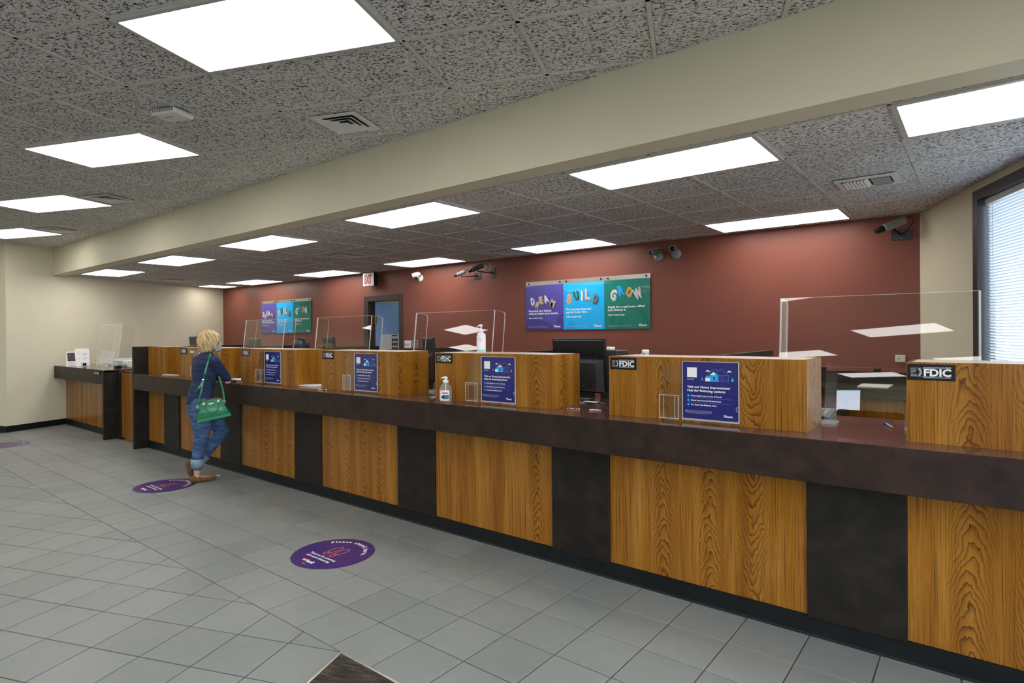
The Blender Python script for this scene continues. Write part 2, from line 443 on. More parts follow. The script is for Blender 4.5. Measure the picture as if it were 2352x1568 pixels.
# ================================================================ SETTING
TH = math.radians(21.7)
def slab(mb, poly, z0, z1, bev):
    s = sum(poly[i - 1][0] * poly[i][1] - poly[i - 1][1] * poly[i][0] for i in range(len(poly)))
    if s < 0: poly = poly[::-1]
    n = len(poly); c = (sum(p[0] for p in poly) / n, sum(p[1] for p in poly) / n)
    def mv(p):
        d = math.hypot(c[0] - p[0], c[1] - p[1]); k = min(.4, bev * 1.4 / max(d, 1e-6)); return (p[0] + (c[0] - p[0]) * k, p[1] + (c[1] - p[1]) * k)
    zb = z1 - bev if z1 > z0 else z1 + bev
    vs = [(p[0], p[1], z0) for p in poly] + [(p[0], p[1], zb) for p in poly] + [(*mv(p), z1) for p in poly]
    fs = [tuple(range(2 * n, 3 * n))]
    for r in range(2):
        for i in range(n):
            j = (i + 1) % n; fs.append((r * n + i, r * n + j, (r + 1) * n + j, (r + 1) * n + i))
    if z1 < z0: fs = [f[::-1] for f in fs]
    mb.add(vs, fs)

def polyL(pts): return [lob(*p) for p in pts]
ROOM_A0, ROOM_A1, ROOM_B0 = -13.5, 2.0475, -7.0
LWALL_A, PIER_B = -10.525, 6.764
RED_Y, BEAM_Y0, BEAM_Y1 = 6.69, 3.084, 3.27
CEIL_HI, CEIL_LO = 3.05, 2.62
def lw_x(y): return -12.28 - .398 * (y - 2.393)
def rw_x(y): return -.459 + .398 * (6.69 - y)

# ---- floor with its tiles
fl = MB()
fl.prism([(-17, 8.8), (-17, -11), (7, -11), (7, 8.8)], -.12, -.0045)
floor = struct(fl.build('floor', GROUT)); floor['label'] = 'grey tiled lobby floor'
G = .3048; JW = .0032
cands = []
bd = 1.7145
for i in range(-50, 14):                       # strip along the counter
    for j in range(0, 6):
        x0 = -2.52 + G * i; y0 = bd + .001 + G * j
        p = [(x0 + JW, y0 + JW), (x0 + G - JW, y0 + JW), (x0 + G - JW, y0 + G - JW), (x0 + JW, y0 + G - JW)]
        full = True
        q = clip(p, (0, 1), 3.262)
        if area(q) < area(p) - 1e-6: full = False
        cx, cy = x0 + G / 2, y0 + G / 2
        a, b = lobinv(cx, cy)
        if b > PIER_B - .2:
            q2 = clip(q, tuple(-AX), -(LWALL_A)); full = full and area(q2) > area(q) - 1e-6; q = q2
        q2 = clip(q, tuple(AX), ROOM_A1); full = full and area(q2) > area(q) - 1e-6; q = q2
        if area(q) < .001: continue
        cands.append((q, full, 0, (cx, cy)))
for i in range(-45, 13):                       # lobby tiles, laid at an angle
    for j in range(-30, 24):
        a0 = -1.62 + G * i; b0 = 2.19 + G * j
        p = polyL([(a0 + JW, b0 + JW), (a0 + G - JW, b0 + JW), (a0 + G - JW, b0 + G - JW), (a0 + JW, b0 + G - JW)])
        if a0 > -1.63: continue
        q = clip(p, (0, 1), bd - .001)
        if area(q) < .0008: continue
        full = area(q) > area(p) - 1e-6
        cands.append((q, full, 1, lob(a0 + G / 2, b0 + G / 2)))
vis = []
for q, full, k, c in cands:
    if not in_view([(p[0], p[1], 0) for p in q]): continue
    vis.append((px_area([(p[0], p[1], 0) for p in q]), q, full, k, c))
vis.sort(key=lambda e: -e[0])
base = MB(); h = G / 2 - JW
slab(base, [(-h, -h), (h, -h), (h, h), (-h, h)], -.006, 0, .0018)
tile_me = base.mesh('tile', TILE)
rest = MB()
for n, (ar, q, full, k, c) in enumerate(vis):
    if n < 300:
        if full:
            o = bpy.data.objects.new('tile', tile_me); COL.objects.link(o)
            o.location = (c[0], c[1], random.uniform(-.0004, .0004)); o.rotation_euler = (0, 0, TH if k else 0); o.parent = floor
        else:
            m = MB(); slab(m, q, -.006, 0, .0018); m.build('tile', TILE, floor)
    else: slab(rest, q, -.006, 0, .0018)
rt = rest.build('tile_field', TILE, floor); rt['kind'] = 'stuff'
# border strip joint trim between the two tile fields is the grout itself

# ---- carpet in the corner (lobby side)
ca = -1.612
cp_ = clip(clip(polyL([(ca, -6.9), (2.0, -6.9), (2.0, 4), (ca, 4)]), (0, 1), bd - .008), tuple(-AX), -ca)
cpt = thing('carpet', 'dark brown ribbed carpet at the bottom edge of the photo', 'carpet', (0, 0, 0))
m = MB(); slab(m, cp_, -.004, .004, .002); m.build('pile', CARPET, cpt)
m = MB(); m.prism(polyL([(ca - .012, 2.49), (ca, 2.49), (ca, -6.9), (ca - .012, -6.9)]), -.004, .0055); m.build('edge_strip', ALU, cpt)
x0 = lob(ca, 2.49)[0]; m = MB(); m.box(x0, 1.6, bd - .012, bd - .001, -.004, .0055); m.build('edge_strip', ALU, cpt)

# ---- ceilings
def ceiling(name, zc, poly, cells, grid_lines, label):
    m = MB(); m.prism(poly, zc + .03, zc + .12)
    ce = struct(m.build(name, CEILBASE)); ce['label'] = label
    shared = {}
    for (q, full, ctr, rot, dims) in cells:
        if full:
            if dims not in shared:
                b_ = MB(); hx, hy = dims[0] / 2, dims[1] / 2
                slab(b_, [(-hx, -hy), (hx, -hy), (hx, hy), (-hx, hy)], zc + .03, zc + .004, .004); shared[dims] = b_.mesh('panel', PANEL)
            o = bpy.data.objects.new('panel', shared[dims]); COL.objects.link(o); o.location = (ctr[0], ctr[1], 0); o.rotation_euler = (0, 0, rot); o.parent = ce
        else:
            b_ = MB(); slab(b_, q, zc + .03, zc + .004, .004); b_.build('panel', PANEL, ce)
    for q in grid_lines:
        b_ = MB(); b_.prism(q, zc - .001, zc + .02); b_.build('grid_bar', BAR, ce)
    return ce
# lobby ceiling
LG = .62
hi_poly = clip(polyL([(ROOM_A0 - .2, ROOM_B0 - .2), (ROOM_A1 + .2, ROOM_B0 - .2), (ROOM_A1 + .2, 9), (ROOM_A0 - .2, 9)]), (0, 1), BEAM_Y0 + .05)
hi_clip = clip(polyL([(ROOM_A0, ROOM_B0), (ROOM_A1, ROOM_B0), (ROOM_A1, 9), (ROOM_A0, 9)]), (0, 1), BEAM_Y0)
hi_lights = [(-2.66, 2.165), (-5.14, 3.405), (-7.62, 4.645), (-10.10, 5.885)]
hi_back = [(-2.66 - 2.48 * c, 2.165 + 1.24 * c - 2.48 * k) for c in range(-1, 5) for k in range(0 if c < 0 else 1, 7) if 2.165 + 1.24 * c - 2.48 * k > ROOM_B0 + .1]
taken = {(round((a - .44) / LG), round((b - 2.165) / LG)) for a, b in hi_lights + hi_back}
taken |= {(i + 1, j) for i, j in taken}
cells = []
BW = .011
for i in range(-24, 4):
    for j in range(-16, 12):
        a0, b0 = .44 + LG * i, 2.165 + LG * j
        if (i, j) in taken: continue
        p = polyL([(a0 + BW, b0 + BW), (a0 + LG - BW, b0 + BW), (a0 + LG - BW, b0 + LG - BW), (a0 + BW, b0 + LG - BW)])
        q = clip(clip(p, (0, 1), BEAM_Y0), tuple(AX), ROOM_A1)
        if b0 + LG > PIER_B: q = clip(q, tuple(-AX), -LWALL_A) if a0 > LWALL_A - LG else []
        if area(q) < .002 or not in_view([(x, y, CEIL_HI) for x, y in q], 700, 500): continue
        cells.append((q, area(q) > area(p) - 1e-6, lob(a0 + LG / 2, b0 + LG / 2), TH, (LG - 2 * BW, LG - 2 * BW)))
cells.sort(key=lambda e: math.hypot(*e[2])); cells = cells[:300]
lines = []
for i in range(-23, 5):
    a = .44 + LG * i
    q = clip(polyL([(a - BW, 0), (a + BW, 0), (a + BW, 9), (a - BW, 9)]), (0, 1), BEAM_Y0)
    q = clip(q, tuple(AX), ROOM_A1)
    if a < LWALL_A: q = clip(q, tuple(BX), PIER_B)
    if area(q) > .001 and in_view([(x, y, CEIL_HI) for x, y in q]): lines.append(q)
for j in range(-4, 12):
    b = 2.165 + LG * j
    q = clip(polyL([(-13.4, b - BW), (2.04, b - BW), (2.04, b + BW), (-13.4, b + BW)]), (0, 1), BEAM_Y0)
    if b > PIER_B: q = clip(q, tuple(-AX), -LWALL_A)
    if area(q) > .001 and in_view([(x, y, CEIL_HI) for x, y in q]): lines.append(q)
ceil_hi = ceiling('ceiling', CEIL_HI, hi_poly, cells, lines, 'rough textured panel ceiling over the lobby')
# teller ceiling
TG = .6275
def xb(i): return -.35 - TG * i
def yb(j): return 3.38 + TG * j
lo_clip = [(lw_x(3.27), 3.27), (rw_x(3.27), 3.27), (rw_x(6.69), 6.69), (lw_x(6.69), 6.69)]
lo_poly = [(lw_x(3.2) - .2, 3.2), (rw_x(3.2) + .2, 3.2), (rw_x(6.8) + .2, 6.8), (lw_x(6.8) - .2, 6.8)]
lo_front = [2 + 4 * k for k in range(5)]      # light spans columns i-1..i : X from xb(i+1) to xb(i-1)
lo_taken = set()
lo_lights = []
for k in range(5):
    i = 1 + 4 * k
    lo_lights.append((xb(i + 2), xb(i), 0)); lo_lights.append((xb(i + 2), xb(i), 4))
    for r in (0, 4): lo_taken |= {(i, r), (i + 1, r)}
lo_lights.append((xb(0), xb(-1), 0)); lo_taken.add((-1, 0))
lo_lights.append((xb(21), xb(20), 4)); lo_taken.add((20, 4))
cells = []
for i in range(-3, 23):
    for j in range(-1, 6):
        if (i, j) in lo_taken: continue
        p = [(xb(i + 1) + BW, yb(j) + BW), (xb(i) - BW, yb(j) + BW), (xb(i) - BW, yb(j + 1) - BW), (xb(i + 1) + BW, yb(j + 1) - BW)]
        q = p
        for a_, b_ in zip(lo_clip, lo_clip[1:] + lo_clip[:1]):
            dx, dy = b_[0] - a_[0], b_[1] - a_[1]; nn = (dy, -dx); q = clip(q, nn, nn[0] * a_[0] + nn[1] * a_[1])
            if len(q) < 3: break
        if area(q) < .002: continue
        cells.append((q, area(q) > area(p) - 1e-6, ((xb(i) + xb(i + 1)) / 2, (yb(j) + yb(j + 1)) / 2), 0, (TG - 2 * BW, TG - 2 * BW)))
lines = []
def clip_lo(q):
    for a_, b_ in zip(lo_clip, lo_clip[1:] + lo_clip[:1]):
        dx, dy = b_[0] - a_[0], b_[1] - a_[1]; nn = (dy, -dx); q = clip(q, nn, nn[0] * a_[0] + nn[1] * a_[1])
        if len(q) < 3: return []
    return q
for i in range(-2, 23):
    q = clip_lo([(xb(i) - BW, 3), (xb(i) + BW, 3), (xb(i) + BW, 7), (xb(i) - BW, 7)])
    if area(q) > .001: lines.append(q)
for j in range(0, 6):
    q = clip_lo([(-15, yb(j) - BW), (2, yb(j) - BW), (2, yb(j) + BW), (-15, yb(j) + BW)])
    if area(q) > .001: lines.append(q)
ceil_lo = ceiling('ceiling', CEIL_LO, lo_poly, cells, lines, 'lower rough panel ceiling over the teller area')

# ---- beam between the two ceilings
m = MB(); m.prism([(lw_x(3.084), 3.084), (rw_x(3.084), 3.084), (rw_x(3.27), 3.27), (lw_x(3.27), 3.27)], 2.595, 3.15)
bm = struct(m.build('trim_1', WALL)); bm['label'] = 'long cream dropped beam running across the room'

# ---- walls
m = MB()
DX0, DX1, DZ = -8.60, -7.74, 2.125
m.box(-14.3, DX0, RED_Y, RED_Y + .12, 0, 2.75); m.box(DX1, rw_x(6.69), RED_Y, RED_Y + .12, 0, 2.75); m.box(DX0, DX1, RED_Y, RED_Y + .12, DZ, 2.75)
w = struct(m.build('wall_back', RED)); w['label'] = 'dark red painted wall behind the tellers'
m = MB()
c0, c1 = (-12.28, 2.393), (lw_x(6.81), 6.81)
m.prism([c0, c1, (c1[0] - 3 * AX[0], c1[1] - 3 * AX[1]), (c0[0] - 3 * AX[0], c0[1] - 3 * AX[1])], 0, 3.15)
w = struct(m.build('wall_left', WALL)); w['label'] = 'cream wall at the left end of the counter'
def lbox(mb, a0, a1, b0, b1, z0, z1, mi=0):
    return mb.prism(polyL([(a0, b0), (a1, b0), (a1, b1), (a0, b1)]), z0, z1, mi)
WIN = [(3.35, 5.28, .80, 2.566), (-1.2, 2.1, .5, 2.55), (-6.2, -2.0, .5, 2.55)]      # right wall openings b0,b1,z0,z1
m = MB()
edges = [-7.2] + [e for wv in sorted(WIN) for e in wv[:2]] + [6.55]
for k in range(0, len(edges), 2): lbox(m, ROOM_A1, ROOM_A1 + .18, edges[k], edges[k + 1], 0, 3.15)
for b0, b1, z0, z1 in WIN: lbox(m, ROOM_A1, ROOM_A1 + .18, b0, b1, 0, z0); lbox(m, ROOM_A1, ROOM_A1 + .18, b0, b1, z1, 3.15)
w = struct(m.build('wall_right', WALL)); w['label'] = 'cream wall with the window beside the red wall'
BWIN = [(-5.9, -5.2, 2.3, 2.85), (-1.0, 1.6, .5, 2.55)]
m = MB(); edges = [-13.7] + [e for wv in BWIN for e in wv[:2]] + [2.25]
for k in range(0, len(edges), 2): lbox(m, edges[k], edges[k + 1], ROOM_B0 - .18, ROOM_B0, 0, 3.15)
for a0, a1, wz0, wz1 in BWIN: lbox(m, a0, a1, ROOM_B0 - .18, ROOM_B0, 0, wz0); lbox(m, a0, a1, ROOM_B0 - .18, ROOM_B0, wz1, 3.15)
w = struct(m.build('wall_front', WALL)); w['label'] = 'cream wall with windows behind the camera'
m = MB(); lbox(m, ROOM_A0 - .18, ROOM_A0, -7.2, 6.8, 0, 3.15)
w = struct(m.build('wall_far_left', WALL)); w['label'] = 'cream outer wall of the lobby on the far left'
# ground outdoors
m = MB(); m.prism([(-60, -60), (60, -60), (60, 60), (-60, 60)], -.6, -.35)
g = struct(m.build('ground', plain('pale_pavement', (.36, .36, .34), .9, var=.15, vscale=.6))); g['label'] = 'pale pavement outside the windows'

# ---- baseboards
def baseboard(name, pa, pb, label):
    d = Vector((pb[0] - pa[0], pb[1] - pa[1])).normalized(); n = Vector((d.y, -d.x))
    m = MB(); prof = [(0, 0), (.018, 0), (.012, .012), (.007, .10), (0, .10)]
    ra = [(pa[0] + n.x * x, pa[1] + n.y * x, z) for x, z in prof]; rb = [(pb[0] + n.x * x, pb[1] + n.y * x, z) for x, z in prof]
    m.loft([ra, rb], smooth=False); o = struct(m.build(name, RUBB)); o['label'] = label
pier_end = (c0[0] - 3 * AX[0], c0[1] - 3 * AX[1])
baseboard('baseboard_left', c0, (lw_x(3.26), 3.26), 'black rubber baseboard under the cream left wall')
baseboard('baseboard_pier', pier_end, c0, 'black rubber baseboard turning the corner at the far left')

# ---- window in the right wall
b0, b1, z0, z1 = WIN[0]
win = bpy.data.objects.new('window_1', None); COL.objects.link(win); struct(win); win['_w'] = (0, 0, 0); win['label'] = 'dark framed window in the cream right wall'
fw = .075
for nm, (p0, p1, q0, q1) in dict(a=(b1 - fw, b1, z0, z1), b=(b0, b0 + fw, z0, z1), c=(b0 + fw, b1 - fw, z1 - fw, z1), d=(b0 + fw, b1 - fw, z0, z0 + fw)).items():
    m = MB(); lbox(m, ROOM_A1 - .012, ROOM_A1 + .10, p0, p1, q0, q1); m.build('frame_member', WINF, win)
m = MB(); lbox(m, ROOM_A1 + .085, ROOM_A1 + .091, b0 + fw, b1 - fw, z0 + fw, z1 - fw); m.build('pane', WINGLASS, win)
for k, (wb0, wb1, wz0, wz1) in enumerate(WIN[1:]):
    wn = bpy.data.objects.new('window_%d' % (k + 2), None); COL.objects.link(wn); struct(wn); wn['_w'] = (0, 0, 0); wn['label'] = 'shop window behind the camera'
    for e in (wb0, (wb0 + wb1) / 2 - .03, wb1 - .06):
        m = MB(); lbox(m, ROOM_A1, ROOM_A1 + .1, e, e + .06, wz0, wz1); m.build('frame_member', WINF, wn)
# blind
bl = thing('window_blind', 'white venetian blind with narrow slats in the bright right window', 'blind', (*lob(ROOM_A1 + .045, (b0 + b1) / 2), 0))
ba0, ba1 = b0 + fw + .01, b1 - fw - .035
m = MB(); lbox(m, ROOM_A1 + .025, ROOM_A1 + .065, ba0, ba1, z1 - fw - .045, z1 - fw - .003); m.build('head_rail', LGREY, bl)
zt = z1 - fw - .06; pitch_ = .0215; nsl = int((zt - (z0 + fw + .03)) / pitch_)
tilt = math.radians(-40)
sm = MB(); hb = (ba1 - ba0) / 2
ca_, sa_ = math.cos(tilt) * .0125, math.sin(tilt) * .0125
prof = [(-ca_, -sa_), (-ca_ * .35, -sa_ * .35 + .0022), (ca_ * .35, sa_ * .35 + .0022), (ca_, sa_)]
def ring_at(b): return [(*(np.array(AX) * x + BX * b), z) for x, z in prof] + [(*(np.array(AX) * x + BX * b), z - .0008) for x, z in prof[::-1]]
sm.loft([ring_at(-hb), ring_at(hb)], smooth=False)
slat_me = sm.mesh('slat', SLAT)
for k in range(nsl):
    o = bpy.data.objects.new('slat', slat_me); COL.objects.link(o); o.parent = bl; o.location = (*(np.array(lob(ROOM_A1 + .045, (ba0 + ba1) / 2)) - np.array(bl['_w'][:2])), zt - k * pitch_)
for e in (ba1 - .09, ba1 - .55, ba0 + .3):
    m = MB()
    for da in (-.012, .012):
        q = lob(ROOM_A1 + .045 + da, e); m.tube([(*q, zt + .01), (*q, zt - nsl * pitch_)], .0012, 5)
    m.build('ladder_cord', WHITE, bl)
m = MB(); lbox(m, ROOM_A1 + .033, ROOM_A1 + .057, ba0, ba1, zt - nsl * pitch_ - .012, zt - nsl * pitch_); m.build('bottom_rail', WHITE, bl)

# ---- door in the red wall and the room beyond
dr = bpy.data.objects.new('door_1', None); COL.objects.link(dr); struct(dr); dr['_w'] = (0, 0, 0); dr['label'] = 'open door with daylight blue in its colour, in dark frame in the red wall'
for x0, x1, q0, q1 in ((DX0 - .10, DX0 + .02, 0, DZ + .085), (DX1 - .02, DX1 + .055, 0, DZ + .085), (DX0 + .02, DX1 - .02, DZ - .015, DZ + .085)):
    m = MB(); m.bbox(x0, x1, RED_Y - .018, RED_Y + .14, q0, q1, .006); m.build('frame_member', FRAMED, dr)
leaf = Matrix.Translation((DX0 + .06, RED_Y + .13, 0)) @ Matrix.Rotation(math.radians(82), 4, 'Z')
m = MB(); m.bbox(0, .80, 0, .045, .01, DZ - .02, .003, mat=leaf)
lf = m.build('leaf', DOORB, dr)
m = MB(); m.bbox(-.03, .012, -.02, .06, 1.72, 1.86, .004, mat=leaf); m.build('hinge', BRASS, dr)
m = MB(); m.bbox(-.03, .012, -.02, .06, .25, .39, .004, mat=leaf); m.build('hinge', BRASS, dr)
m = MB(); m.tube([tuple(leaf @ Vector((.78, -.0, 1.02))), tuple(leaf @ Vector((.78, -.06, 1.02)))], .012, 10); m.ball(tuple(leaf @ Vector((.78, -.075, 1.02))), .03, 8); m.build('knob', CHROME, dr)
m = MB(); m.box(DX1 - .035, DX1 - .018, RED_Y + .02, RED_Y + .08, 1.50, 1.60); m.build('strike_plate', BLACK, dr)
m = MB()
m.box(-9.6, -9.5, 6.81, 9.0, 0, 2.75); m.box(-6.5, -6.4, 6.81, 9.0, 0, 2.75); m.box(-9.6, -6.4, 9.0, 9.1, 0, 2.75); m.box(-9.6, -6.4, 6.81, 9.1, 2.6, 2.75)
BACKROOM = True
w = struct(m.build('wall_back_room', WALL)); w['label'] = 'cream walls of the room behind the open door'

# ================================================================ CEILING FIXTURES
def make_light(w, d, lamp_mat):
    t = thing('ceiling_light', '', 'ceiling light')
    hx, hy, fwid = w / 2, d / 2, .030
    for (x0, x1, y0, y1) in ((-hx, hx, -hy, -hy + fwid), (-hx, hx, hy - fwid, hy), (-hx, -hx + fwid, -hy + fwid, hy - fwid), (hx - fwid, hx, -hy + fwid, hy - fwid)):
        m = MB(); m.bbox(x0, x1, y0, y1, -.011, .028, .003); m.build('frame_member', FRAMEW, t)
    m = MB(); m.box(-hx + fwid, hx - fwid, -hy + fwid, hy - fwid, -.010, -.003); m.build('diffuser', lamp_mat, t)
    return t
lp_hi = make_light(2 * LG, LG, LAMPM); lp_lo = make_light(2 * TG, TG, LAMPM); lp_sq = make_light(TG, TG, LAMPM)
used = set()
def place_light(proto, loc, rot, label, group):
    if proto.name in used: o = dup(proto, loc)
    else: used.add(proto.name); o = proto; o.location = loc
    o.rotation_euler = (0, 0, rot); o['label'] = label; o['group'] = group
for (a, b), lb in zip(hi_lights, ['largest white ceiling light, cut by the top photo edge', 'white ceiling light left of the wireless access point', 'lobby ceiling light at the left edge beside the far square vent', 'farthest lobby ceiling light, just above the cream wall corner']):
    place_light(lp_hi, (*lob(a + LG, b + LG / 2), CEIL_HI), TH, lb, 'lobby ceiling lights')
for a, b in hi_back: place_light(lp_hi, (*lob(a + LG, b + LG / 2), CEIL_HI), TH, 'lobby ceiling light outside the photo, seen only as a reflection', 'lobby ceiling lights out of view')
ORD = ['nearest', 'second', 'third', 'fourth', 'fifth']
for k in range(5):
    for r, nm in ((0, 'in the row along the beam'), (4, 'in the row along the red wall')):
        i = 1 + 4 * k
        place_light(lp_lo, ((xb(i) + xb(i + 2)) / 2, yb(r) + TG / 2, CEIL_LO), 0, '%s long ceiling light %s, counted from the window' % (ORD[k], nm), 'teller area ceiling lights')
place_light(lp_sq, ((xb(0) + xb(-1)) / 2, yb(0) + TG / 2, CEIL_LO), 0, 'ceiling light cut by the right photo edge above the window', 'teller area ceiling lights')
place_light(lp_sq, ((xb(20) + xb(21)) / 2, yb(4) + TG / 2, CEIL_LO), 0, 'tiny farthest ceiling light in the corner of red and cream walls', 'teller area ceiling lights')

place_light(lp_sq, (-8.0, 7.9, 2.595), 0, 'added ceiling light brightening the room behind the open door, out of view', 'added back room lights')  # added unseen lamp that brightens the door leaf and the back room
def make_diffuser_vent(w):
    t = thing('ceiling_vent', '', 'vent')
    h = w / 2
    m = MB(); m.box(-h + .02, h - .02, -h + .02, h - .02, -.001, .003); m.build('dark_throat', BLACK, t)
    def ring(h0, h1, z0, z1):
        m = MB()
        a = [(-h0, -h0, z0), (h0, -h0, z0), (h0, h0, z0), (-h0, h0, z0)]; b = [(-h1, -h1, z1), (h1, -h1, z1), (h1, h1, z1), (-h1, h1, z1)]
        m.loft([a, b, [(x, y, z + .003) for x, y, z in b], [(x, y, z + .003) for x, y, z in a], a], caps=False, smooth=False); return m
    ring(h, h - .03, -.008, -.010).build('flange', WHITE, t)
    for k, q in enumerate((.80, .58, .36)):
        ring(h * q + .012, h * q - .022, -.016, -.002).build('louvre', WHITE, t)
    m = MB(); m.bbox(-h * .17, h * .17, -h * .17, h * .17, -.02, -.014, .002); m.build('centre_plate', WHITE, t)
    return t
vp = make_diffuser_vent(.36); vp.location = (*lob(-2.355, 3.73), CEIL_HI); vp.rotation_euler = (0, 0, TH)
vp['label'] = 'square louvred ceiling vent nearest the beam, ringed by dusty panels'; vp['group'] = 'square ceiling vents'
for (a, b), lb in (((-6.12, 4.98), 'square ceiling vent beside the lobby light at the left edge'), ((-8.6, 6.2), 'farthest square ceiling vent by the cream wall corner')):
    o = dup(vp, (*lob(a, b), CEIL_HI), lb)
for (x, y), lb in (((-6.93, 5.0), 'ceiling vent above the exit sign in the teller area'), ((-5.0, 6.2), 'dark ceiling vent close to the pair of black cameras'), ((-9.9, 6.2), 'far ceiling vent close to the red wall left of the exit sign'), ((-12.4, 4.95), 'far ceiling vent above the left end of the counter')):
    o = dup(vp, (x, y, CEIL_LO), lb); o.rotation_euler = (0, 0, 0)
# rectangular register
rg = thing('ceiling_register', 'white rectangular ceiling register with angled blades near the window', 'vent', (-.655, 5.0, CEIL_LO))
m = MB(); m.box(-.82, -.49, 4.88, 5.12, CEIL_LO - .004, CEIL_LO + .002); m.build('dark_throat', BLACK, rg)
for x0, x1, y0, y1 in ((-.85, -.46, 4.83, 4.88), (-.85, -.46, 5.12, 5.17), (-.85, -.81, 4.88, 5.12), (-.50, -.46, 4.88, 5.12)):
    m = MB(); m.bbox(x0, x1, y0, y1, CEIL_LO - .012, CEIL_LO - .002, .002); m.build('flange', WHITE, rg)
for k in range(7):
    x = -.785 + k * .022
    m = MB(); m.box(-.001, .001, 4.88, 5.12, -.016, .016, mat=Matrix.Translation((x, 0, CEIL_LO - .012)) @ Matrix.Rotation(math.radians(48), 4, 'Y')); m.build('blade', WHITE, rg)
for k in range(6):
    y = 4.90 + k * .04
    m = MB(); m.box(-.62, -.51, -.001, .001, -.018, .018, mat=Matrix.Translation((0, y, CEIL_LO - .012)) @ Matrix.Rotation(math.radians(-45), 4, 'X')); m.build('blade', WHITE, rg)
# wireless access point
ap = thing('access_point', 'small white wireless access point on the lobby ceiling', 'access point', (*lob(-3.345, 3.18), CEIL_HI)); ap.rotation_euler = (0, 0, TH)
m = MB(); m.bbox(-.105, .105, -.085, .085, -.045, -.008, .012); m.build('housing', WHITE, ap, (0, 0, 0))
m = MB(); m.box(-.07, .09, -.06, .06, -.01, .004); m.build('mount_plate', GREY, ap, (0, 0, 0))
m = MB()
for k in range(9): m.box(-.08 + k * .02, -.072 + k * .02, -.0865, -.0845, -.034, -.018)
m.build('grille', GREY, ap, (0, 0, 0))
m = MB(); m.box(-.06, .02, -.02, -.012, -.0456, -.045); m.build('mark', GREY, ap, (0, 0, 0))

# ================================================================ TELLER COUNTER
PX = [(-9.0, -8.454), (-8.003, -6.894), (-6.444, -5.353), (-4.91, -3.809), (-3.376, -2.256), (-1.829, -.699), (-.279, .74)]
PALE = plain('pale_box_top', (.70, .60, .50), .3, var=.05, vscale=8)  # even pale beige for the box tops, lighter than the teak sides
tc = thing('teller_counter', 'long teller counter base of alternating teak and black panels', 'counter', (-4.5, 3.27, 0))
m = MB(); m.box(-8.99, .86, 3.30, 3.58, .02, .98); m.build('carcass', DARK, tc)
for x0, x1 in PX:
    m = MB(); m.bbox(x0, x1, 3.272, 3.30, .098, .815, .002); m.build('wood_panel', WOOD, tc)
for (a, b) in [(PX[k][1], PX[k + 1][0]) for k in range(6)] + [(.74, .86)]:
    m = MB(); m.bbox(a, b, 3.252, 3.30, .094, .815, .002); m.build('dark_panel', DARK, tc)
for x0, x1 in ((-9.0, -4.62), (-4.618, -.84), (-.838, .86)):
    m = MB(); prof = [(3.252, 0), (3.259, .012), (3.264, .098), (3.30, .098), (3.30, 0)]
    m.loft([[(x0, y, z) for y, z in prof], [(x1, y, z) for y, z in prof]], smooth=False); m.build('kick_plate', RUBB, tc)
m = MB(); m.bbox(-9.055, -9.0, 3.088, 3.62, 0, 1.388, .003); m.build('end_panel', DARK, tc)
le = thing('counter_ledge', 'dark brown glossy customer ledge running along the whole counter', 'counter top', (-4.5, 3.09, 1.0))
m = MB(); m.prism([(-9.0, 3.09), (rw_x(3.09) - .004, 3.09), (rw_x(4.04) - .004, 4.04), (-9.0, 4.04)], .985, 1.018); m.build('top', LTOP, le)
for x0, x1 in ((-9.0, -7.484), (-7.482, -1.779), (-1.777, .94)):
    m = MB(); m.bbox(x0, x1, 3.087, 3.115, .811, 1.0165, .0015); m.build('fascia', FASC, le)
m = MB(); m.box(-9.0, .86, 3.115, 3.27, .815, .985); m.build('underside', DARK, le)
BOXL = ['short teak box at the far left end of the counter', 'teak box on the counter behind the blonde woman', 'teak box right of the blonde woman holding the smallest visible blue sign', 'third teak box from the right edge but one, below the open door', 'teak box carrying the tall pump bottle', 'large teak box with the brightest blue sign', 'teak box cut by the right photo edge']
for k, (x0, x1) in enumerate(PX):
    t = thing('counter_box', BOXL[k], 'counter box', ((x0 + x1) / 2, 3.44, 1.018), 'teak boxes standing on the counter')
    m = MB(); m.bbox(x0, x1, 3.27, 3.29, 1.018, 1.385, .0006); m.build('front_panel', WOOD, t)
    m = MB(); m.bbox(x1 - .02, x1, 3.2895, 3.61, 1.018, 1.3848, .0004); m.build('side_panel', WOOD, t)
    m = MB(); m.bbox(x0, x0 + .02, 3.29, 3.61, 1.018, 1.384, .0015); m.build('side_panel', WOOD, t)
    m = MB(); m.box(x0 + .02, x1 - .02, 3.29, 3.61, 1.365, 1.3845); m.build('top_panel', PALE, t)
    m = MB(); m.box(x0 + .02, x1 - .02, 3.59, 3.61, 1.018, 1.365); m.build('rear_panel', WOOD, t)
    t2 = thing('station_divider', ['low black partition at the far left end of the counter', 'low black partition behind the blonde woman', 'low black partition left of the seated teller', 'low black partition below the open door', 'low black partition behind the tall pump bottle', 'low black partition left of the nearest guard', 'low black partition behind the box at the right edge'][k], 'partition', ((x0 + x1) / 2, 4.2, 0), 'partitions between teller stations')
    xm = (x0 + x1) / 2
    m = MB(); m.bbox(xm - .02, xm + .02, 4.05, 4.74, 0, 1.385, .002); m.bbox(xm - .02, xm + .02, 3.615, 4.05, 1.02, 1.385, .002); m.build('panel', DARK, t2)
    m = MB(); m.box(xm - .021, xm + .021, 3.615, 4.742, 1.385, 1.389); m.build('top_edging', FASC, t2)

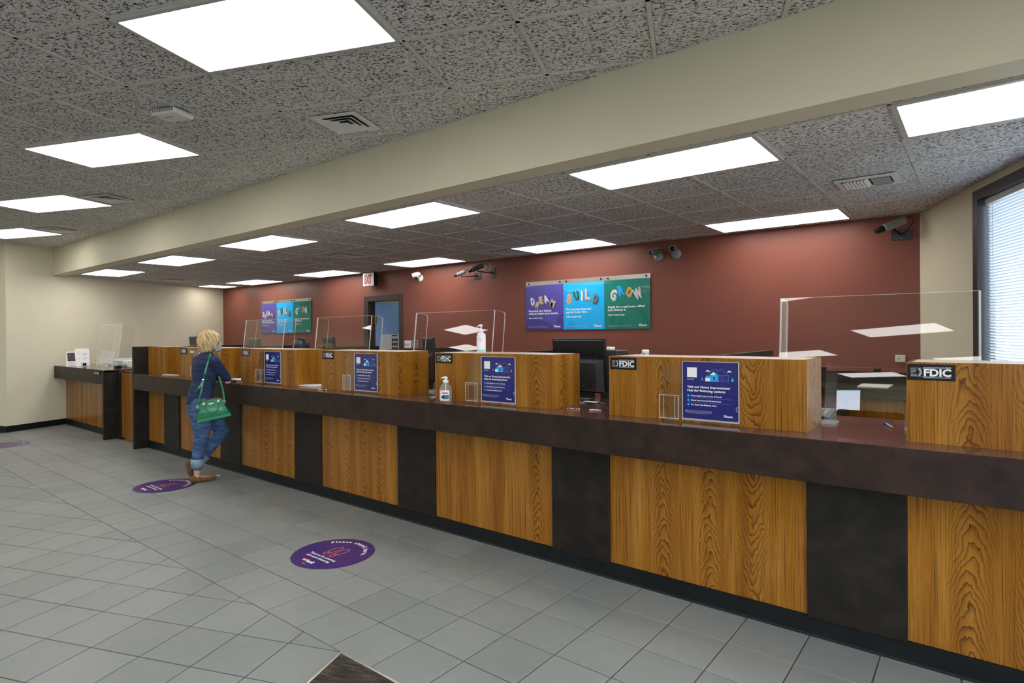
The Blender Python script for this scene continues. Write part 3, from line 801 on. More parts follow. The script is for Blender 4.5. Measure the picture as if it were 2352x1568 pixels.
# ---- left side counter
sc_ = thing('side_counter', 'low teak side counter against the cream left wall', 'counter', (-11.4, 3.3, 0))
m = MB(); m.prism([(lw_x(3.272), 3.272), (-10.2, 3.272), (-10.2, 3.30), (lw_x(3.3), 3.30)], .098, .82); m.build('wood_panel', WOOD, sc_)
m = MB(); m.prism([(lw_x(3.255), 3.255), (-10.2, 3.255), (-10.2, 3.30), (lw_x(3.3), 3.30)], 0, .098); m.build('kick_plate', RUBB, sc_)
m = MB(); m.bbox(-10.21, -10.16, 3.088, 3.30, 0, 1.02, .002); m.build('end_panel', DARK, sc_)
m = MB(); m.bbox(-10.16, -10.04, 3.262, 3.34, 0, 1.0, .002); m.build('post', DARK, sc_)
m = MB(); m.bbox(-10.04, -9.06, 3.285, 3.31, .03, .995, .002); m.build('gate_panel', WOOD, sc_)
m = MB(); m.box(-10.04, -9.06, 3.283, 3.33, .995, 1.015); m.build('gate_cap', FASC, sc_)
sl = thing('side_counter_ledge', 'dark ledge of the side counter by the cream wall', 'counter top', (-11.4, 3.09, 1.0))
m = MB(); m.prism([(lw_x(3.09), 3.09), (-10.16, 3.09), (-10.16, 4.0), (lw_x(4.0), 4.0)], 1.0, 1.033); m.build('top', LTOP, sl)
m = MB(); m.prism([(lw_x(3.087), 3.087), (-10.21, 3.087), (-10.21, 3.115), (lw_x(3.115), 3.115)], .82, 1.032); m.build('fascia', DARK, sl)
m = MB(); m.bbox(-10.545, -10.285, 3.077, 3.087, .957, 1.007, .002); pq = single(m, 'small_plaque', BLACK, 'tiny black plaque with white lettering on the side counter edge', 'plaque', (-10.4, 3.08, .98))
m = MB(); put_text(m, 'Next Teller', FRONT(-10.515, 3.0765, .971), 0, 0, .022, .2); o = m.build('lettering', INKW, pq); 

# ---- furniture behind the counter
bc = thing('back_counter', 'black topped teak back counter along the red wall by the window', 'counter', (-1.3, 6.4, 0))
m = MB(); m.bbox(-2.3, -.46, 6.12, 6.66, .985, 1.015, .002); m.build('top', DARK, bc)
m = MB(); m.bbox(-2.3, -.46, 6.118, 6.145, .93, .985, .002); m.build('fascia', DARK, bc)
for x0, x1 in ((-2.28, -1.66), (-1.655, -1.03), (-1.025, -.46)):
    m = MB(); m.bbox(x0, x1, 6.20, 6.22, .02, .935, .002); m.build('wood_panel', WOOD, bc)
m = MB(); m.box(-2.3, -.46, 6.66, 6.688, 1.015, 1.125); m.build('backsplash', DARK, bc)
tr = thing('cable_raceway', 'thin red painted cable raceway with black sockets along the red wall', 'raceway', (-1.4, 6.68, 1.15))
m = MB(); m.bbox(-2.6, -.48, 6.655, 6.69, 1.13, 1.172, .003); m.build('channel', RED, tr)
for x in (-1.27, -.80):
    m = MB(); m.box(x - .03, x + .03, 6.651, 6.656, 1.134, 1.166); o = m.build('socket', BLACK, tr)
st = thing('side_table', 'brown topped side table behind the counter near the window', 'table', (-1.5, 5.6, 0))
m = MB(); m.bbox(-1.95, -.95, 4.85, 6.11, .87, .90, .002); m.build('top', LTOP, st)
m = MB(); m.box(-.985, -.955, 4.87, 6.10, .80, .87); m.build('apron', BLACKG, st)
m = MB(); m.box(-1.93, -.985, 4.87, 4.90, .80, .87); m.build('apron', BLACKG, st)
for x, y in ((-1.0, 4.9), (-1.0, 6.05), (-1.9, 4.9), (-1.9, 6.05)):
    m = MB(); m.bbox(x - .02, x + .02, y - .02, y + .02, 0, .87, .003); m.build('leg', BLACK, st)
m = MB(); m.prism([(-.905, 6.20), (-.665, 6.20), (-.66, 6.55), (-.91, 6.55)], 1.016, 1.026); single(m, 'paper_tray', PAPER, 'white sheet of paper lying on the back counter', 'paper', (-.78, 6.37, 1.016))

# ---- sneeze guards
def guard(x0, x1, yb_, z0, z1, lean, label, slot=True, depth=.14, loc=None):
    """acrylic guard: front pane parallel to the counter, two wings going back, feet; lean in radians tips the top away"""
    loc = ((x0 + x1) / 2, yb_, z0)
    t = thing('sneeze_guard', label, 'sneeze guard', loc, 'clear acrylic guards on the counter')
    R = Matrix.Translation((0, yb_, z0)) @ Matrix.Rotation(-lean, 4, 'X') @ Matrix.Translation((0, -yb_, -z0))
    T = .009
    # front pane outline in x,z with slot and rounded slot corners
    sx0, sx1, sh = x0 + .30, x1 - .31, .086
    r = .016
    out = [(x0, z0)]
    if slot:
        out += [(sx0, z0)] + [(sx0 + r - r * math.cos(a), z0 + sh - r + r * math.sin(a)) for a in (0, .5, 1.05, 1.57)]
        out += [(sx1 - r + r * math.sin(a), z0 + sh - r + r * math.cos(a)) for a in (0, .5, 1.05, 1.57)] + [(sx1, z0)]
    out += [(x1, z0), (x1, z1), (x0, z1)]
    P = Matrix(((1, 0, 0, 0), (0, 0, -1, yb_), (0, 1, 0, 0), (0, 0, 0, 1)))
    m = MB(); m.prism(out, -T / 2, T / 2, 0, R @ P, 1); m.build('front_pane', [GLASS, EDGE], t)
    for x in (x0, x1):
        w = [(yb_ + .003, z0), (yb_ + depth, z0)] + [(yb_ + depth - .03 + .03 * math.cos(a), z1 - .03 + .03 * math.sin(a)) for a in (0, .4, .8, 1.2, 1.57)] + [(yb_ + .003, z1)]
        Q = Matrix(((0, 0, 1, 0), (1, 0, 0, 0), (0, 1, 0, 0), (0, 0, 0, 1)))
        xx = x + (T / 2 if x == x0 else -T / 2)
        m = MB(); m.prism(w, xx - T / 2, xx + T / 2, 0, R @ Q, 1); m.build('side_pane', [GLASS, EDGE], t)
    for (fx0, fx1) in ((x0 + .15, sx0), (sx1, x1 - .15)):
        m = MB(); m.bbox(fx0, fx1, yb_ - .01, yb_ + .09, z0, z0 + .012, .002); m.build('foot', EDGE, t)
    return t
guard(-.933, -.008, 3.64, 1.018, 1.728, math.radians(6.3), 'nearest clear acrylic guard, beside the box at the right photo edge')
guard(-4.08, -3.136, 3.64, 1.018, 1.728, math.radians(6.6), 'clear acrylic guard behind the tall pump bottle')
guard(-5.645, -4.72, 3.64, 1.018, 1.722, math.radians(6.5), 'clear acrylic guard in front of the open door')
guard(-7.185, -6.29, 3.64, 1.018, 1.722, math.radians(6.5), 'clear acrylic guard in front of the far poster set')
guard(-11.72, -10.78, 3.46, 1.033, 1.735, math.radians(7.0), 'clear acrylic guard on the side counter by the printer', slot=False, depth=.2)

# ---- FDIC plaques
def fdic_plaque():
    t = thing('insurance_plaque', '', 'plaque')
    m = MB(); m.bbox(0, .178, -.004, 0, 0, .073, .001); m.build('plate', BLACK, t, (0, 0, 0))
    M = FRONT(0, -.0046, 0); m = MB()
    put_text(m, 'FDIC', M, .061, .020, .031, .102, .035)
    put_text(m, 'Each depositor insured to at least $250,000', M, .061, .0565, .0042, .102, .01)
    put_text(m, 'Federal Deposit Insurance Corporation  www.fdic.gov', M, .061, .0115, .0042, .102, .01)
    rect(m, M, .0135, .161, .0545, .0551); rect(m, M, .0135, .161, .0172, .0178)
    ringf(m, M, .030, .036, .0225, .0245, -50, 50); ringf(m, M, .030, .036, .0175, .0185, -55, 55)
    for k in range(9):
        a = math.radians(-44 + 11 * k); rect(m, M, .030 + .0205 * math.cos(a) - .001, .030 + .0205 * math.cos(a) + .001, .036 + .0205 * math.sin(a) - .001, .036 + .0205 * math.sin(a) + .001)
    for k, s in enumerate(['Backed by', 'the full faith', 'and credit', 'of the', 'United States', 'government']):
        put_text(m, s, M, .0135, .0495 - k * .006, .0032, None, .01)
    m.build('lettering', INKW, t, (0, 0, 0)); return t
fp = fdic_plaque()
for k, x in enumerate([-.275, -1.817, -3.362, -4.89, -6.424, -7.975]):
    lb = 'black insurance plaque with white lettering on the ' + ['box at the right photo edge', 'box with the brightest blue sign', 'box carrying the tall pump bottle', 'box below the open door', 'box right of the blonde woman', 'box behind the blonde woman'][k]
    o = fp if k == 0 else dup(fp, (0, 0, 0)); o.location = (x, 3.27, 1.304); o['label'] = lb; o['group'] = 'black insurance plaques'
m = MB(); m.bbox(-7.70, -7.60, 3.264, 3.27, 1.318, 1.345, .001)
o = single(m, 'small_label', WHITE, 'small white label on the box behind the blonde woman', 'label', (-7.65, 3.265, 1.33))
m = MB(); rect(m, FRONT(-7.69, 3.2635, 1.325), 0, .012, 0, .012); m.build('dot', INKB, o)

# ---- logo and printed graphics
def bank_logo(mbs, mbu, M, x, y, h, z):
    """mbs gets shield, mbu gets 'us'; returns x where 'bank' starts"""
    w = h * 1.25
    polyf(mbs, M, [(x, y + h), (x + w, y + h), (x + w, y + h * .35), (x + w * .5, y - h * .12), (x, y + h * .30)], z)
    put_text(mbu, 'us', M, x + w * .10, y + h * .30, h * .62, w * .82, .03, z=z + .0003)
    return x + w * 1.03
def blue_sign(label):
    t = thing('sign_holder', label, 'sign', (0, 0, 0), 'blue home improvement signs on the counter boxes')
    W, H = .312, .318
    X0 = .130
    m = MB(); m.box(0, X0 - .002, -.003, 0, .0, H - .004); m.build('back_plate', GLASS, t, (0, 0, 0))
    m = MB(); m.bbox(X0, X0 + W, -.005, 0, .005, H + .008, .0008); m.build('sheet', NAVY, t, (0, 0, 0))
    m = MB()
    m.box(X0 - .003, X0 + W + .003, -.010, -.0015, -.004, .005); m.box(X0 - .003, X0 + W + .003, -.008, -.0015, H + .008, H + .011); m.box(X0 + W, X0 + W + .004, -.008, -.0015, .005, H + .008); m.box(X0 - .003, X0, -.008, -.0015, .005, H + .008)
    m.build('acrylic_rim', EDGE, t, (0, 0, 0))
    # brochure pocket
    m = MB(); m.box(.002, .118, -.042, -.039, .0, .135); m.box(.002, .005, -.042, -.003, 0, .135); m.box(.115, .118, -.042, -.003, 0, .135); m.box(.002, .118, -.042, -.003, 0, .003)
    m.build('brochure_pocket', GLASS, t, (0, 0, 0))
    m = MB(); m.box(.002, .118, -.0425, -.0415, .132, .135); m.box(.002, .0045, -.0425, -.039, 0, .135); m.box(.1155, .118, -.0425, -.039, 0, .135); m.box(.002, .118, -.0425, -.0385, -.001, .003); m.box(.028, .030, -.0424, -.0418, 0, .135); m.box(.095, .097, -.0424, -.0418, 0, .135)
    m.build('pocket_edges', EDGE, t, (0, 0, 0))
    M = FRONT(X0, -.0056, .005 + .003)
    f = lambda x, y: (x * W, (1 - y) * H)
    w_ = MB()
    def tx(mb, s, x, y, hh, ww, bold=.025): put_text(mb, s, M, x * W, (1 - y) * H, hh * H, ww * W, bold)
    polyf(w_, M, [f(.085, .10), f(.085, .275), f(.265, .275), f(.265, .10)])
    tx(w_, 'Scan QR code', .085, .315, .014, .13)
    tx(w_, 'Visit our Home Improvement', .085, .462, .040, .775); tx(w_, 'Hub for financing options.', .085, .526, .040, .70)
    tx(w_, 'Home Equity Loan or Line of Credit', .152, .612, .024, .56, .03); tx(w_, 'Home Improvement Personal Loan', .152, .692, .024, .55, .03); tx(w_, 'U.S. Bank Visa Platinum Card', .152, .771, .024, .465, .03)
    for cx in (.47, .85):
        polyf(w_, M, [f(cx - .045, .165), f(cx - .03, .15), f(cx - .01, .135), f(cx + .015, .145), f(cx + .045, .165)])
    polyf(w_, M, [f(.42, .275), f(.42, .335), f(.505, .335), f(.505, .275)])
    polyf(w_, M, [f(.50, .222), f(.575, .165), f(.60, .225)])
    u_ = MB(); s_ = MB()
    xk = bank_logo(w_, u_, M, .745 * W, (1 - .945) * H, .036 * H, 0)
    put_text(w_, 'bank', M, xk, (1 - .945) * H, .030 * H, .115 * W, .04)
    w_.build('white_lettering', INKW, t, (0, 0, 0)); u_.build('logo_lettering', NAVY, t, (0, 0, 0))
    g_ = MB()
    for r in range(4):
        put_text(g_, ['Loan approval is subject to credit approval and program', 'guidelines. Not all loan programs are available in all', 'states for all loan amounts. Interest rate and program', 'terms are subject to change without notice.'][r], M, .075 * W, (1 - .868 - r * .0155) * H, .010 * H, (.46, .46, .46, .36)[r] * W, .01)
    polyf(g_, M, [f(.045, .875), f(.058, .858), f(.071, .875), f(.071, .89), f(.045, .89)])
    g_.build('fine_print', INKG, t, (0, 0, 0))
    b_ = MB()
    polyf(b_, M, [f(.505, .225), f(.505, .335), f(.655, .335), f(.655, .225)]); polyf(b_, M, [f(.42, .275), f(.445, .235), f(.505, .235), f(.505, .275)])
    polyf(b_, M, [f(.345, .315), f(.362, .26), f(.379, .315)]); rect(b_, M, .359 * W, .365 * W, (1 - .33) * H, (1 - .315) * H)
    for y in (.602, .682, .761): ringf(b_, M, .105 * W, (1 - y) * H, 0, .011 * W * 2, ry=.9)
    b_.build('blue_print', SKYB, t, (0, 0, 0))
    a_ = MB(); polyf(a_, M, [f(.575, .165), f(.655, .222), f(.60, .225)]); polyf(a_, M, [f(.875, .32), f(.90, .255), f(.925, .32)]); a_.build('aqua_print', AQUA, t, (0, 0, 0))
    n_ = MB(); polyf(n_, M, [f(.565, .25), f(.565, .305), f(.59, .305), f(.59, .25)], .0004); n_.build('navy_print', NAVY, t, (0, 0, 0))
    l_ = MB()
    for pts in ([(.655, .225), (.655, .335), (.83, .335), (.83, .225)], [(.60, .19), (.71, .115), (.84, .225), (.62, .225)], [(.55, .13), (.66, .13)], [(.55, .13), (.47, .22)], [(.68, .245), (.68, .285), (.75, .285), (.75, .245), (.68, .245)], [(.66, .31), (.83, .31)]):
        lineseq(l_, M, [f(*p) for p in pts], .0022)
    lineseq(l_, M, [f(.09, .637), f(.89, .637)], .0016); lineseq(l_, M, [f(.09, .718), f(.89, .718)], .0016)
    l_.build('line_print', LINEB, t, (0, 0, 0))
    e_ = MB(); ringf(e_, M, 1.0 * W, (1 - .795) * H, .034 * W, .044 * W, 90, 270, z=.001); e_.build('thumb_notch', EDGE, t, (0, 0, 0))
    return t
sg = blue_sign('blue home improvement sign on the box behind the blonde woman'); 
SIGNS = [(-1.478, 'large blue home improvement sign with clear pocket nearest the camera'), (-3.013, 'blue home improvement sign beside the small pump bottle'), (-4.52, 'blue home improvement sign below the open door'), (-6.055, 'smallest visible blue home improvement sign, right of the blonde woman')]
sg.location = (-7.60, 3.268, 1.036)
for x, lb in SIGNS: dup(sg, (x, 3.268, 1.036), lb)

# ---- posters
def iso_letter(ms, mt, M, ch, x, y, h, rot, dx, dy, sq=1.0):
    R = M @ Matrix.Translation((x, y, 0)) @ Matrix.Rotation(math.radians(rot), 4, 'Z')
    for k in range(5): put_text(ms, ch, R, dx * k / 5 - h * .3 * sq, dy * k / 5 - h / 2, h, h * .72 * sq, .015, z=.0003 * k)
    put_text(mt, ch, R, dx - h * .3 * sq, dy - h / 2, h, h * .72 * sq, .015, z=.0020)
def poster(kind, label, loc, w, h):
    base, dark = dict(d=(PURP, PURPD), b=(CYAN, CYAND), g=(GREEN, GREEND))[kind]
    t = thing('poster', label, 'poster', loc, 'poster set')
    O = (0, 0, 0)
    m = MB(); m.box(0, w, -.004, 0, 0, h); m.build('sheet', base, t, O)
    M = FRONT(0, -.0048, 0)
    d_ = MB()
    if kind == 'd':
        polyf(d_, M, [(.0, .0), (.0, h * .18), (w * .1, h * .33), (w * .65, h * .14), (w * .8, 0)]); polyf(d_, M, [(w * .83, 0), (w * .83, h * .24), (w, h * .36), (w, 0)])
    elif kind == 'b':
        polyf(d_, M, [(0, h * .50), (0, h * .9), (w * .12, h * .8), (w * .12, h * .6)]); polyf(d_, M, [(w * .05, h * .02), (w * .2, h * .22), (w * .3, h * .02)])
    else:
        ringf(d_, M, w * .55, h * .05, w * .36, w * .44, 5, 175, n=20); polyf(d_, M, [(w * .3, 0), (w * .34, h * .2), (w * .40, h * .2), (w * .40, 0)])
    d_.build('pattern', dark, t, O)
    wt = MB()
    ln = dict(d=('Renovate your kitchen', 'without gutting your savings.', .62, .80), b=('Put in a new deck and', 'pay for it over time.', .61, .52), g=('Ready for a real home office?', "Let's finance it.", .82, .41))[kind]
    ty = dict(d=.405, b=.415, g=.43)[kind]
    M2 = FRONT(0, -.0054, 0)
    put_text(wt, ln[0], M2, w * .075, h * ty, h * .042, w * ln[2], .03); put_text(wt, ln[1], M2, w * .075, h * (ty - .062), h * .042, w * ln[3], .03)
    put_text(wt, 'Talk to a banker today.', M2, w * .075, h * (ty - .155), h * .028, w * .38, .03)
    u_ = MB()
    xk = bank_logo(wt, u_, M2, w * .755, h * .052, h * .044, 0); put_text(wt, 'bank', M2, xk, h * .052, h * .036, w * .125, .04)
    wt.build('white_lettering', INKW, t, O); u_.build('logo_lettering', base, t, O)
    fp_ = MB(); put_text(fp_, 'Loan approval is subject to credit approval and program guidelines. Not all loan', M2, w * .075, h * .07, h * .012, w * .53, .005); put_text(fp_, 'programs are available in all states for all loan amounts. Member FDIC.', M2, w * .075, h * .05, h * .012, w * .53, .005)
    fp_.build('fine_print', INKG, t, O)
    sets = dict(d=[('D', .20, .62, .13, 8, INKW, INKG), ('R', .32, .535, .12, -28, CREAMI, PINKI), ('E', .43, .64, .13, 12, CREAMI, TANI), ('A', .575, .665, .14, 18, INKW, INKG), ('M', .73, .565, .12, -28, CREAMI, TANI)],
                b=[('B', .15, .64, .16, -12, PINKI, TANI), ('U', .33, .71, .15, 12, LEAFI, LEAFD), ('I', .48, .685, .17, 0, INKW, INKG), ('L', .61, .72, .18, 0, CREAMI, PINKI), ('D', .80, .62, .15, -18, CONCI, CONCD)],
                g=[('G', .20, .68, .17, -18, CREAMW, INKG), ('R', .38, .755, .17, 14, SKYB, CYAND), ('O', .56, .72, .16, -10, GOLDI, TANI), ('W', .75, .68, .18, 20, CREAMW, INKG)])[kind]
    for li, (ch, x, y, hh, r, top, side) in enumerate(sets):
        ms = MB(); mt = MB(); iso_letter(ms, mt, M2 @ Matrix.Translation((0, 0, .0023 * li)), ch, x * w, y * h, hh * h * 1.15, r, -.014, .020, .30 if ch == 'I' else .80 if ch == 'L' else 1.15 if ch in 'MW' else .95)
        o = ms.build('letter', side, t, O); mt.build('letter_face', top, o, O)
    return t
LEAFD = plain('dark_leaf_ink', (.025, .075, .025), .5); CONCD = plain('dark_concrete_ink', (.09, .095, .085), .5); CREAMW = plain('warm_white_ink', (.72, .68, .60), .5)
def poster_set(x0, x1, z0, z1, where):
    w = (x1 - x0) / 3
    for k, (kd, nm) in enumerate((('d', 'purple poster with the word DREAM'), ('b', 'bright blue poster with the word BUILD'), ('g', 'dark green poster with the word GROW'))):
        poster(kd, '%s in the %s' % (nm, where), (x0 + k * w + .002, RED_Y - .012, z0), w - .004, z1 - z0)
    t = thing('poster_rail', 'metal hanging rail of the ' + where, 'rail', ((x0 + x1) / 2, RED_Y - .01, z1))
    m = MB(); m.bbox(x0, x1, RED_Y - .014, RED_Y - .004, z1 - .002, z1 + .055, .002); m.build('bar', ALU, t)
    m = MB(); m.box(x0 + .02, x1 - .02, RED_Y - .012, RED_Y, z0 + .01, z1); m.build('backing', BLACK, t)
    for k in range(3):
        for f in (.08, .92):
            m = MB(); m.tube([(x0 + (k + f) * w, RED_Y - .012, z1 + .025), (x0 + (k + f) * w, RED_Y - .03, z1 + .028)], [.012, .009], 10); m.build('knob', BLACK, t)
poster_set(-5.053, -3.160, 1.578, 2.195, 'poster set nearest the camera')
poster_set(-12.26, -10.357, 1.572, 2.205, 'far poster set left of the door')

# ---- floor stickers
def sticker():
    t = thing('floor_sticker', '', 'sticker'); O = (0, 0, 0)
    m = MB(); m.lathe([(.001, 0), (.284, 0), (.284, .0010), (.278, .0012), (.001, .0012)], 64, smooth=False); m.build('disc', STICK, t, O)
    M = FLOORM(0, 0, .0018); w_ = MB()
    s = 'Please stand here.'; a = 150.0; R_ = .205
    tot = [text_geo(c, .03)[3] if c != ' ' else .33 for c in s]; k = 126 / sum(x + .06 for x in tot)
    for c, wd_ in zip(s, tot):
        if c != ' ':
            am = math.radians(a - wd_ * k / 2)
            put_text(w_, c, M @ Matrix.Translation((R_ * math.cos(am), R_ * math.sin(am), 0)) @ Matrix.Rotation(am - math.pi / 2, 4, 'Z'), 0, 0, .034, None, .03, align='C')
        a -= (wd_ + .06) * k
    put_text(w_, 'Thank you for practicing', M, 0, -.095, .023, .29, .02, align='C'); put_text(w_, 'safe social distancing.', M, 0, -.133, .023, .26, .02, align='C')
    put_text(w_, 'bank', M, -.028, -.205, .030, .085, .05); put_text(w_, '001-014', M, 0, -.238, .008, .035, .01, align='C')
    r_ = MB(); u_ = MB(); bank_logo(r_, u_, M, -.077, -.209, .036, 0)
    w_.build('white_lettering', INKW, t, O); r_.build('logo_shield', REDI, t, O); u_.build('logo_lettering', INKW, t, O)
    f_ = MB()
    for sx in (-1, 1):
        cx = sx * .036
        sole = [(cx - .022, -.005), (cx - .028, .05), (cx - .018, .095), (cx + .002, .108), (cx + .022, .09), (cx + .026, .05), (cx + .020, -.005)]
        heel = [(cx - .020, -.018), (cx - .018, -.045), (cx, -.056), (cx + .016, -.045), (cx + .019, -.018)]
        lineseq(f_, M, sole + sole[:1], .0055); lineseq(f_, M, heel + heel[:1], .0055)
    f_.build('footprints', ORANGE, t, O)
    return t
sk = sticker(); sk.location = (-3.57, 2.462, .0006); sk['label'] = 'round purple floor sticker nearest the camera'; sk['group'] = 'round purple floor stickers'
dup(sk, (-6.56, 2.53, .0006), 'round purple floor sticker at the heels of the blonde woman')
dup(sk, (-10.87, 2.09, .0006), 'round purple floor sticker cut by the left photo edge')

# ---- wall devices
ex = thing('exit_sign', 'white exit sign with red letters above the open door', 'exit sign', (-8.43, 6.5, 2.5))
# hangs out from the wall, face turned to the lobby
E0 = Matrix.Translation((-8.40, 6.55, 2.378)) @ Matrix.Rotation(math.radians(0), 4, 'Z')
m = MB(); m.bbox(-.146, .146, 0, .075, 0, .225, .006, mat=E0); m.build('housing', BLACK, ex)
m = MB(); m.bbox(-.148, .148, -.006, .002, -.002, .227, .002, mat=E0); m.build('face', WHITE, ex)
M = E0 @ FRONT(0, -.0072, 0); m = MB(); put_text(m, 'EXIT', M, 0, .045, .140, .195, .03, align='C'); m.build('lettering', REDI, ex)
m = MB(); put_text(m, 'EXIT', E0 @ FRONT(0, -.0066, 0), -.004, .045, .142, .205, .06, align='C'); m.build('letter_outline', INKB, ex)  # black outline print behind the red letters
m = MB(); m.tube([tuple(E0 @ Vector((0, .035, .22))), tuple(E0 @ Vector((0, .035, .228)))], .03, 10); m.build('canopy', BLACK, ex)
m = MB(); m.box(-.03, .03, .07, .145, .08, .14, mat=E0); m.build('wall_arm', BLACK, ex)

def bullet_cam(x, z, yaw, pitch, mats, label, s=1.0):
    t = thing('bullet_camera', label, 'security camera', (x, RED_Y, z), 'round mounted wall cameras')
    Rm = Matrix.Translation((x, RED_Y, z)) @ Matrix.Rotation(math.radians(90), 4, 'X')
    m = MB(); m.lathe([(.001, 0), (.062 * s, 0), (.062 * s, .012), (.050 * s, .022), (.020 * s, .030), (.001, .030)], 24, mat=Rm); m.build('base', mats[0], t)
    j = Vector((x, RED_Y - .075, z + .02)); m = MB(); m.tube([(x, RED_Y - .02, z), tuple(j)], .012 * s, 10); m.ball(tuple(j), .018 * s, 8); m.build('arm', mats[0], t)
    B = Matrix.Translation((j.x, j.y, j.z + .03)) @ Matrix.Rotation(yaw, 4, 'Z') @ Matrix.Rotation(math.radians(90) + pitch, 4, 'X')
    m = MB(); m.lathe([(.001, -.055), (.026 * s, -.055), (.032 * s, -.045), (.034 * s, .065), (.040 * s, .07), (.040 * s, .085), (.032 * s, .085), (.030 * s, .074), (.001, .074)], 20, mat=B); m.build('barrel', mats[1], t)
    m = MB(); m.lathe([(.001, .0745), (.030 * s, .0745), (.030 * s, .078), (.001, .078)], 20, mat=B); m.build('lens', BLACK, t)
    m = MB(); m.bbox(-.022 * s, .022 * s, .030 * s, .042 * s, -.03, .05, .003, mat=B); m.build('sunshield', mats[0], t)
    return t
SILV = plain('silver_plastic', (.22, .235, .24), .35, var=.05)
bullet_cam(-7.22, 2.45, math.radians(-50), math.radians(12), (WHITE, WHITE), 'white round wall camera right of the exit sign')
bullet_cam(-3.055, 2.440, math.radians(-28), math.radians(12), (SILV, GREY), 'left one of two silver cameras above the near posters')
bullet_cam(-2.83, 2.452, math.radians(10), math.radians(5), (SILV, SILV), 'right one of two silver cameras above the near posters')

def box_cam(wx, z, tip, body_mat, plate, label, roll_=0, s=1.0, wall='red'):
    """boxy camera on an arm from a wall plate; tip = centre of the camera body, aims towards tip + aim"""
    t = thing('box_camera', label, 'security camera', (wx, RED_Y, z), 'black bracket wall cameras')
    m = MB(); m.bbox(wx - plate[0] / 2, wx + plate[0] / 2, RED_Y - .008, RED_Y, z - plate[1] / 2, z + plate[1] / 2, .002); pl = m.build('wall_plate', MATS['charcoal_plastic'], t)
    for dz in (-.35, .35):
        m = MB(); m.ball((wx, RED_Y - .009, z + dz * plate[1]), .006, 6); m.build('screw', CHROME, t)
    c = Vector(tip); m = MB(); m.tube([(wx, RED_Y - .005, z), (wx, RED_Y - .06, z - .004), (c.x, c.y, c.z - .055), (c.x, c.y, c.z - .03)], .009 * s, 8); m.build('arm', BLACK, t)
    aim = Vector((-.80, -.45, -.36)).normalized()
    q = aim.to_track_quat('Y', 'Z').to_matrix().to_4x4(); B = Matrix.Translation(c) @ q
    m = MB()
    for y0, y1, hw, hh in ((-.085, .075, .036, .032),):
        ring_ = lambda y, k: [((hw * k) * cx, y, (hh * k) * cz) for cx, cz in ((-1, -.5), (-.6, -1), (.6, -1), (1, -.5), (1, .5), (.6, 1), (-.6, 1), (-1, .5))]
        m.loft([ring_(y0 * s, .8 * s), ring_((y0 + .01) * s, s), ring_(y1 * s, s), ring_((y1 + .012) * s, .85 * s)], mat=B, smooth=False)
    m.build('body', body_mat, t)
    m = MB(); Lm = B @ Matrix.Rotation(math.radians(-90), 4, 'X')
    m.lathe([(.001, .085 * s), (.026 * s, .085 * s), (.026 * s, .115 * s), (.021 * s, .12 * s), (.023 * s, .15 * s), (.018 * s, .15 * s), (.001, .146 * s)], 16, mat=Lm); m.build('lens', BLACK, t)
    bk = B @ Vector((0, -.085 * s, .01)); bt = Vector((wx + .01, RED_Y - .012, z + .01))
    m = MB(); m.tube([tuple(bk), tuple(bk + Vector((.05, .03, .02))), tuple(bk + Vector((.065, .045, -.03))), tuple(bk + Vector((.03, .05, -.08))), tuple(bt)], .004, 6); m.build('cable', BLACK, t)
    return t
box_cam(-5.97, 2.40, (-6.16, 6.53, 2.445), MATS['silver_plastic'], (.13, .10), 'left one of two bracket cameras above the pump bottle, silver', s=.8)
box_cam(-5.66, 2.425, (-5.80, 6.50, 2.50), BLACKG, (.085, .16), 'right one of two bracket cameras above the pump bottle, black')
box_cam(-.60, 2.435, (-.64, 6.50, 2.515), MATS['silver_plastic'], (.17, .10), 'single grey camera on black bracket in the corner by the window', s=1.15)

def wall_plate(x0, x1, z0, z1, mat, label, name='switch_plate'):
    t = thing(name, label, 'wall plate', ((x0 + x1) / 2, RED_Y, z0)); m = MB(); m.bbox(x0, x1, RED_Y - .008, RED_Y, z0, z1, .003); m.build('plate', mat, t); return t
IVORY = plain('ivory_plastic', (.68, .64, .50), .4)
t = wall_plate(-7.63, -7.465, 1.30, 1.425, WHITE, 'white triple light switch plate right of the open door')
for k in range(3):
    m = MB(); m.box(-7.60 + k * .046 - .004, -7.60 + k * .046 + .004, RED_Y - .018, RED_Y - .008, 1.345, 1.375); m.build('toggle', BLACKG, t)
t = wall_plate(-7.435, -7.305, 1.315, 1.425, LGREY, 'grey outlet plate beside the triple light switch', 'outlet_plate')
for k in range(2):
    for j in range(2):
        m = MB(); m.bbox(-7.42 + k * .06, -7.375 + k * .06, RED_Y - .011, RED_Y - .008, 1.325 + j * .05, 1.362 + j * .05, .001); m.build('socket', BLACKG, t)
t = thing('wall_box', 'small ivory switch box on the red wall near the window', 'wall plate', (-.615, RED_Y, 1.23))
m = MB(); m.bbox(-.655, -.574, RED_Y - .045, RED_Y, 1.232, 1.30, .004); m.build('housing', IVORY, t)
m = MB(); m.tube([(-.628, RED_Y - .045, 1.268), (-.628, RED_Y - .052, 1.268)], .006, 10); m.build('keyhole', GREY, t)

